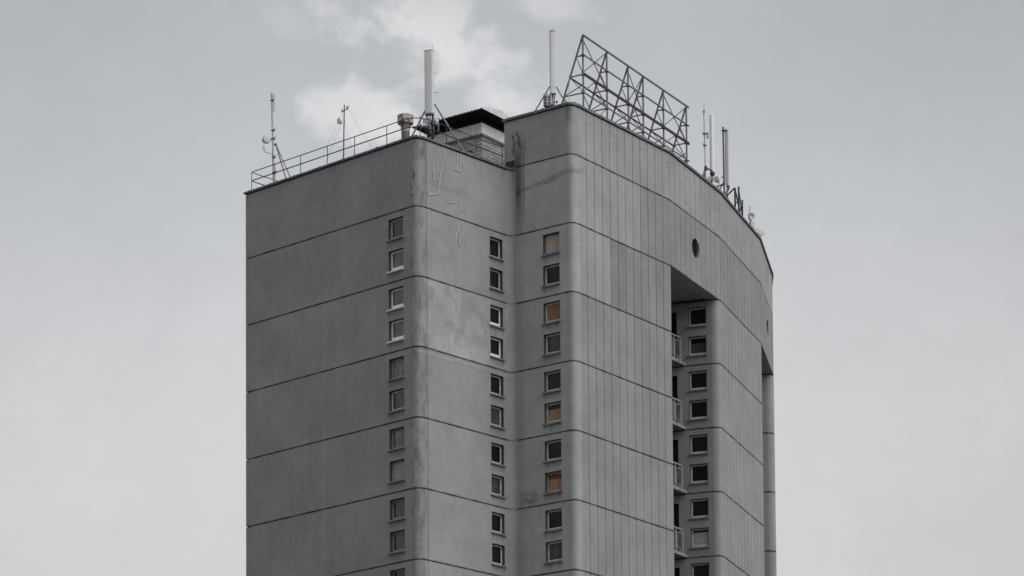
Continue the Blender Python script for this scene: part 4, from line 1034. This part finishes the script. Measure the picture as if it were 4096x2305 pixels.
# ------------------------------------------------------------------ sky, sun
SUN_AZ = (.87, -.49); SUN_EL = 42
w = bpy.data.worlds.new("World"); scn.world = w; w.use_nodes = True
t = NT(w); t.n.clear()
outn = t.n.new('ShaderNodeOutputWorld'); bg = t.n.new('ShaderNodeBackground'); t.l.new(bg.outputs[0], outn.inputs[0])
sky = t.n.new('ShaderNodeTexSky'); sky.sky_type = 'NISHITA'; sky.sun_disc = False
sky.sun_elevation = R(SUN_EL); sky.sun_rotation = math.atan2(SUN_AZ[0], SUN_AZ[1])
sky.air_density = 1; sky.dust_density = 3; sky.ozone_density = 1
tc = t.n.new('ShaderNodeTexCoord').outputs['Generated']
sp = t.n.new('ShaderNodeSeparateXYZ'); t.l.new(tc, sp.inputs[0]); dx, dy, dz = sp.outputs
# cloud layer: soft grey overcast, brighter towards the hidden sun and the horizon, with thin bright wisps
cn = t.noise(tc, 20, 9, .62, .25); cn2 = t.noise(tc, 75, 7, .62, .35); cn3 = t.noise(tc, 2.2, 4, .5)
def blob(cx, cz, lx, lz, ang):
    """elongated soft patch in direction space"""
    ca, sa = math.cos(R(ang)), math.sin(R(ang)); x, z = t.sub(dx, cx), t.sub(dz, cz)
    a = t.math('DIVIDE', t.add(t.mul(x, ca), t.mul(z, sa)), lx); b_ = t.math('DIVIDE', t.sub(t.mul(z, ca), t.mul(x, sa)), lz)
    r = t.math('SQRT', t.add(t.mul(a, a), t.mul(b_, b_)))
    r = t.add(r, t.mul(t.sub(cn2, .5), 1.7)); r = t.add(r, t.mul(t.sub(cn, .5), 3.0))
    return t.ramp(r, .25, 1.15, 1, 0)
# direction of a photo point: x=(u-2048)/12452/1.06, z=(4960-v)/12452/1.06 roughly
def dirof(u, v): 
    X = (u-2048)/12452.7; Zz = (3971.2-v)/12452.7; p, r_ = R(4.538), R(-.452)
    Rr_ = V((math.cos(r_), math.sin(r_)*-math.sin(p), math.sin(r_)*math.cos(p))); U_ = V((-math.sin(r_), math.cos(r_)*-math.sin(p), math.cos(r_)*math.cos(p)))
    return (Rr_*X+U_*Zz+V((0, math.cos(p), math.sin(p)))).normalized()
def B(u0, v0, u1, v1, wd):
    a, b_ = dirof(u0, v0), dirof(u1, v1); c = (a+b_)/2; L = math.hypot(b_.x-a.x, b_.z-a.z)/2
    return blob(c.x, c.z, L, wd/12452.7, math.degrees(math.atan2(b_.z-a.z, b_.x-a.x)))
wis = t.mx(t.mx(B(1200, -50, 2330, 410, 180), B(1150, 400, 1760, 500, 120)), t.mul(B(1980, -30, 2420, 60, 80), .6))
wis = t.mx(wis, t.mul(B(1750, 330, 2250, 460, 110), .85))
wis = t.mx(wis, t.mul(B(960, 40, 1300, 120, 90), .25))
base = t.ramp(dz, .24, .40, .69, .485)
base = t.mul(base, t.ramp(cn3, .3, .7, .95, 1.05)); base = t.mul(base, t.ramp(cn, .3, .7, .98, 1.02)); base = t.mul(base, t.ramp(cn2, .3, .7, .99, 1.01))
sx = t.ramp(t.absf(dx), .05, .18, 1.03, .94); base = t.mul(base, sx)
base = t.add(base, t.mul(wis, t.ramp(cn, .3, .7, .17, .27)))
# bright side of the overcast around the sun
sd = V((SUN_AZ[0]*math.cos(R(SUN_EL)), SUN_AZ[1]*math.cos(R(SUN_EL)), math.sin(R(SUN_EL)))).normalized()
dp = t.n.new('ShaderNodeVectorMath'); dp.operation = 'DOT_PRODUCT'; t.l.new(tc, dp.inputs[0]); dp.inputs[1].default_value = sd
lobe = t.ramp(dp.outputs['Value'], .35, 1.0, 0, .9)
base = t.add(base, lobe)
cc = t.n.new('ShaderNodeCombineColor'); t.l.new(t.mul(base, t.mul(t.ramp(wis, 0, 1, .968, .99), t.ramp(dz, .24, .36, 1.025, 1.0))), cc.inputs[0]); t.l.new(t.mul(base, .9975), cc.inputs[1]); t.l.new(t.mul(base, t.mul(t.ramp(wis, 0, 1, 1.036, 1.01), t.ramp(dz, .24, .36, .975, 1.0))), cc.inputs[2])
nish = t.n.new('ShaderNodeMix'); nish.data_type = 'RGBA'; nish.blend_type = 'MULTIPLY'; nish.inputs['Factor'].default_value = 1
t.l.new(sky.outputs[0], nish.inputs[6]); nish.inputs[7].default_value = c3(.07)
mixc = t.mix(.93, nish.outputs[2], cc.outputs[0])
t.l.new(mixc, bg.inputs[0]); bg.inputs[1].default_value = 1.0
sl = bpy.data.lights.new('sun', 'SUN'); sl.energy = 1.3; sl.angle = R(55); sl.color = (1, .985, .96)
so = bpy.data.objects.new('sun', sl); col.objects.link(so); so.location = (60, 40, 90)
so.rotation_euler = (-sd).to_track_quat('-Z', 'Y').to_euler()

# ------------------------------------------------------------------ camera
cam = bpy.data.cameras.new('camera'); co = bpy.data.objects.new('camera', cam); col.objects.link(co)
cam.sensor_width = 36; cam.sensor_fit = 'HORIZONTAL'; cam.lens = 12452.7/4096*36; cam.clip_end = 20000; cam.clip_start = 1
cam.shift_y = (3971.2-1152.5)/4096
p, r_ = R(4.538), R(-.452)
Fd = V((0, math.cos(p), math.sin(p))); U = V((0, -math.sin(p), math.cos(p))); X = V((1,0,0))
Xc = X*math.cos(r_)+U*math.sin(r_); Uc = -X*math.sin(r_)+U*math.cos(r_)
mt = Matrix((Xc, Uc, -Fd)).transposed().to_4x4(); mt.translation = V((0, 0, 1.7)); co.matrix_world = mt
scn.camera = co
scn.view_settings.view_transform = 'Standard'; scn.view_settings.look = 'None'; scn.view_settings.exposure = 0; scn.view_settings.gamma = 1
scn.render.resolution_x, scn.render.resolution_y = 1024, 576
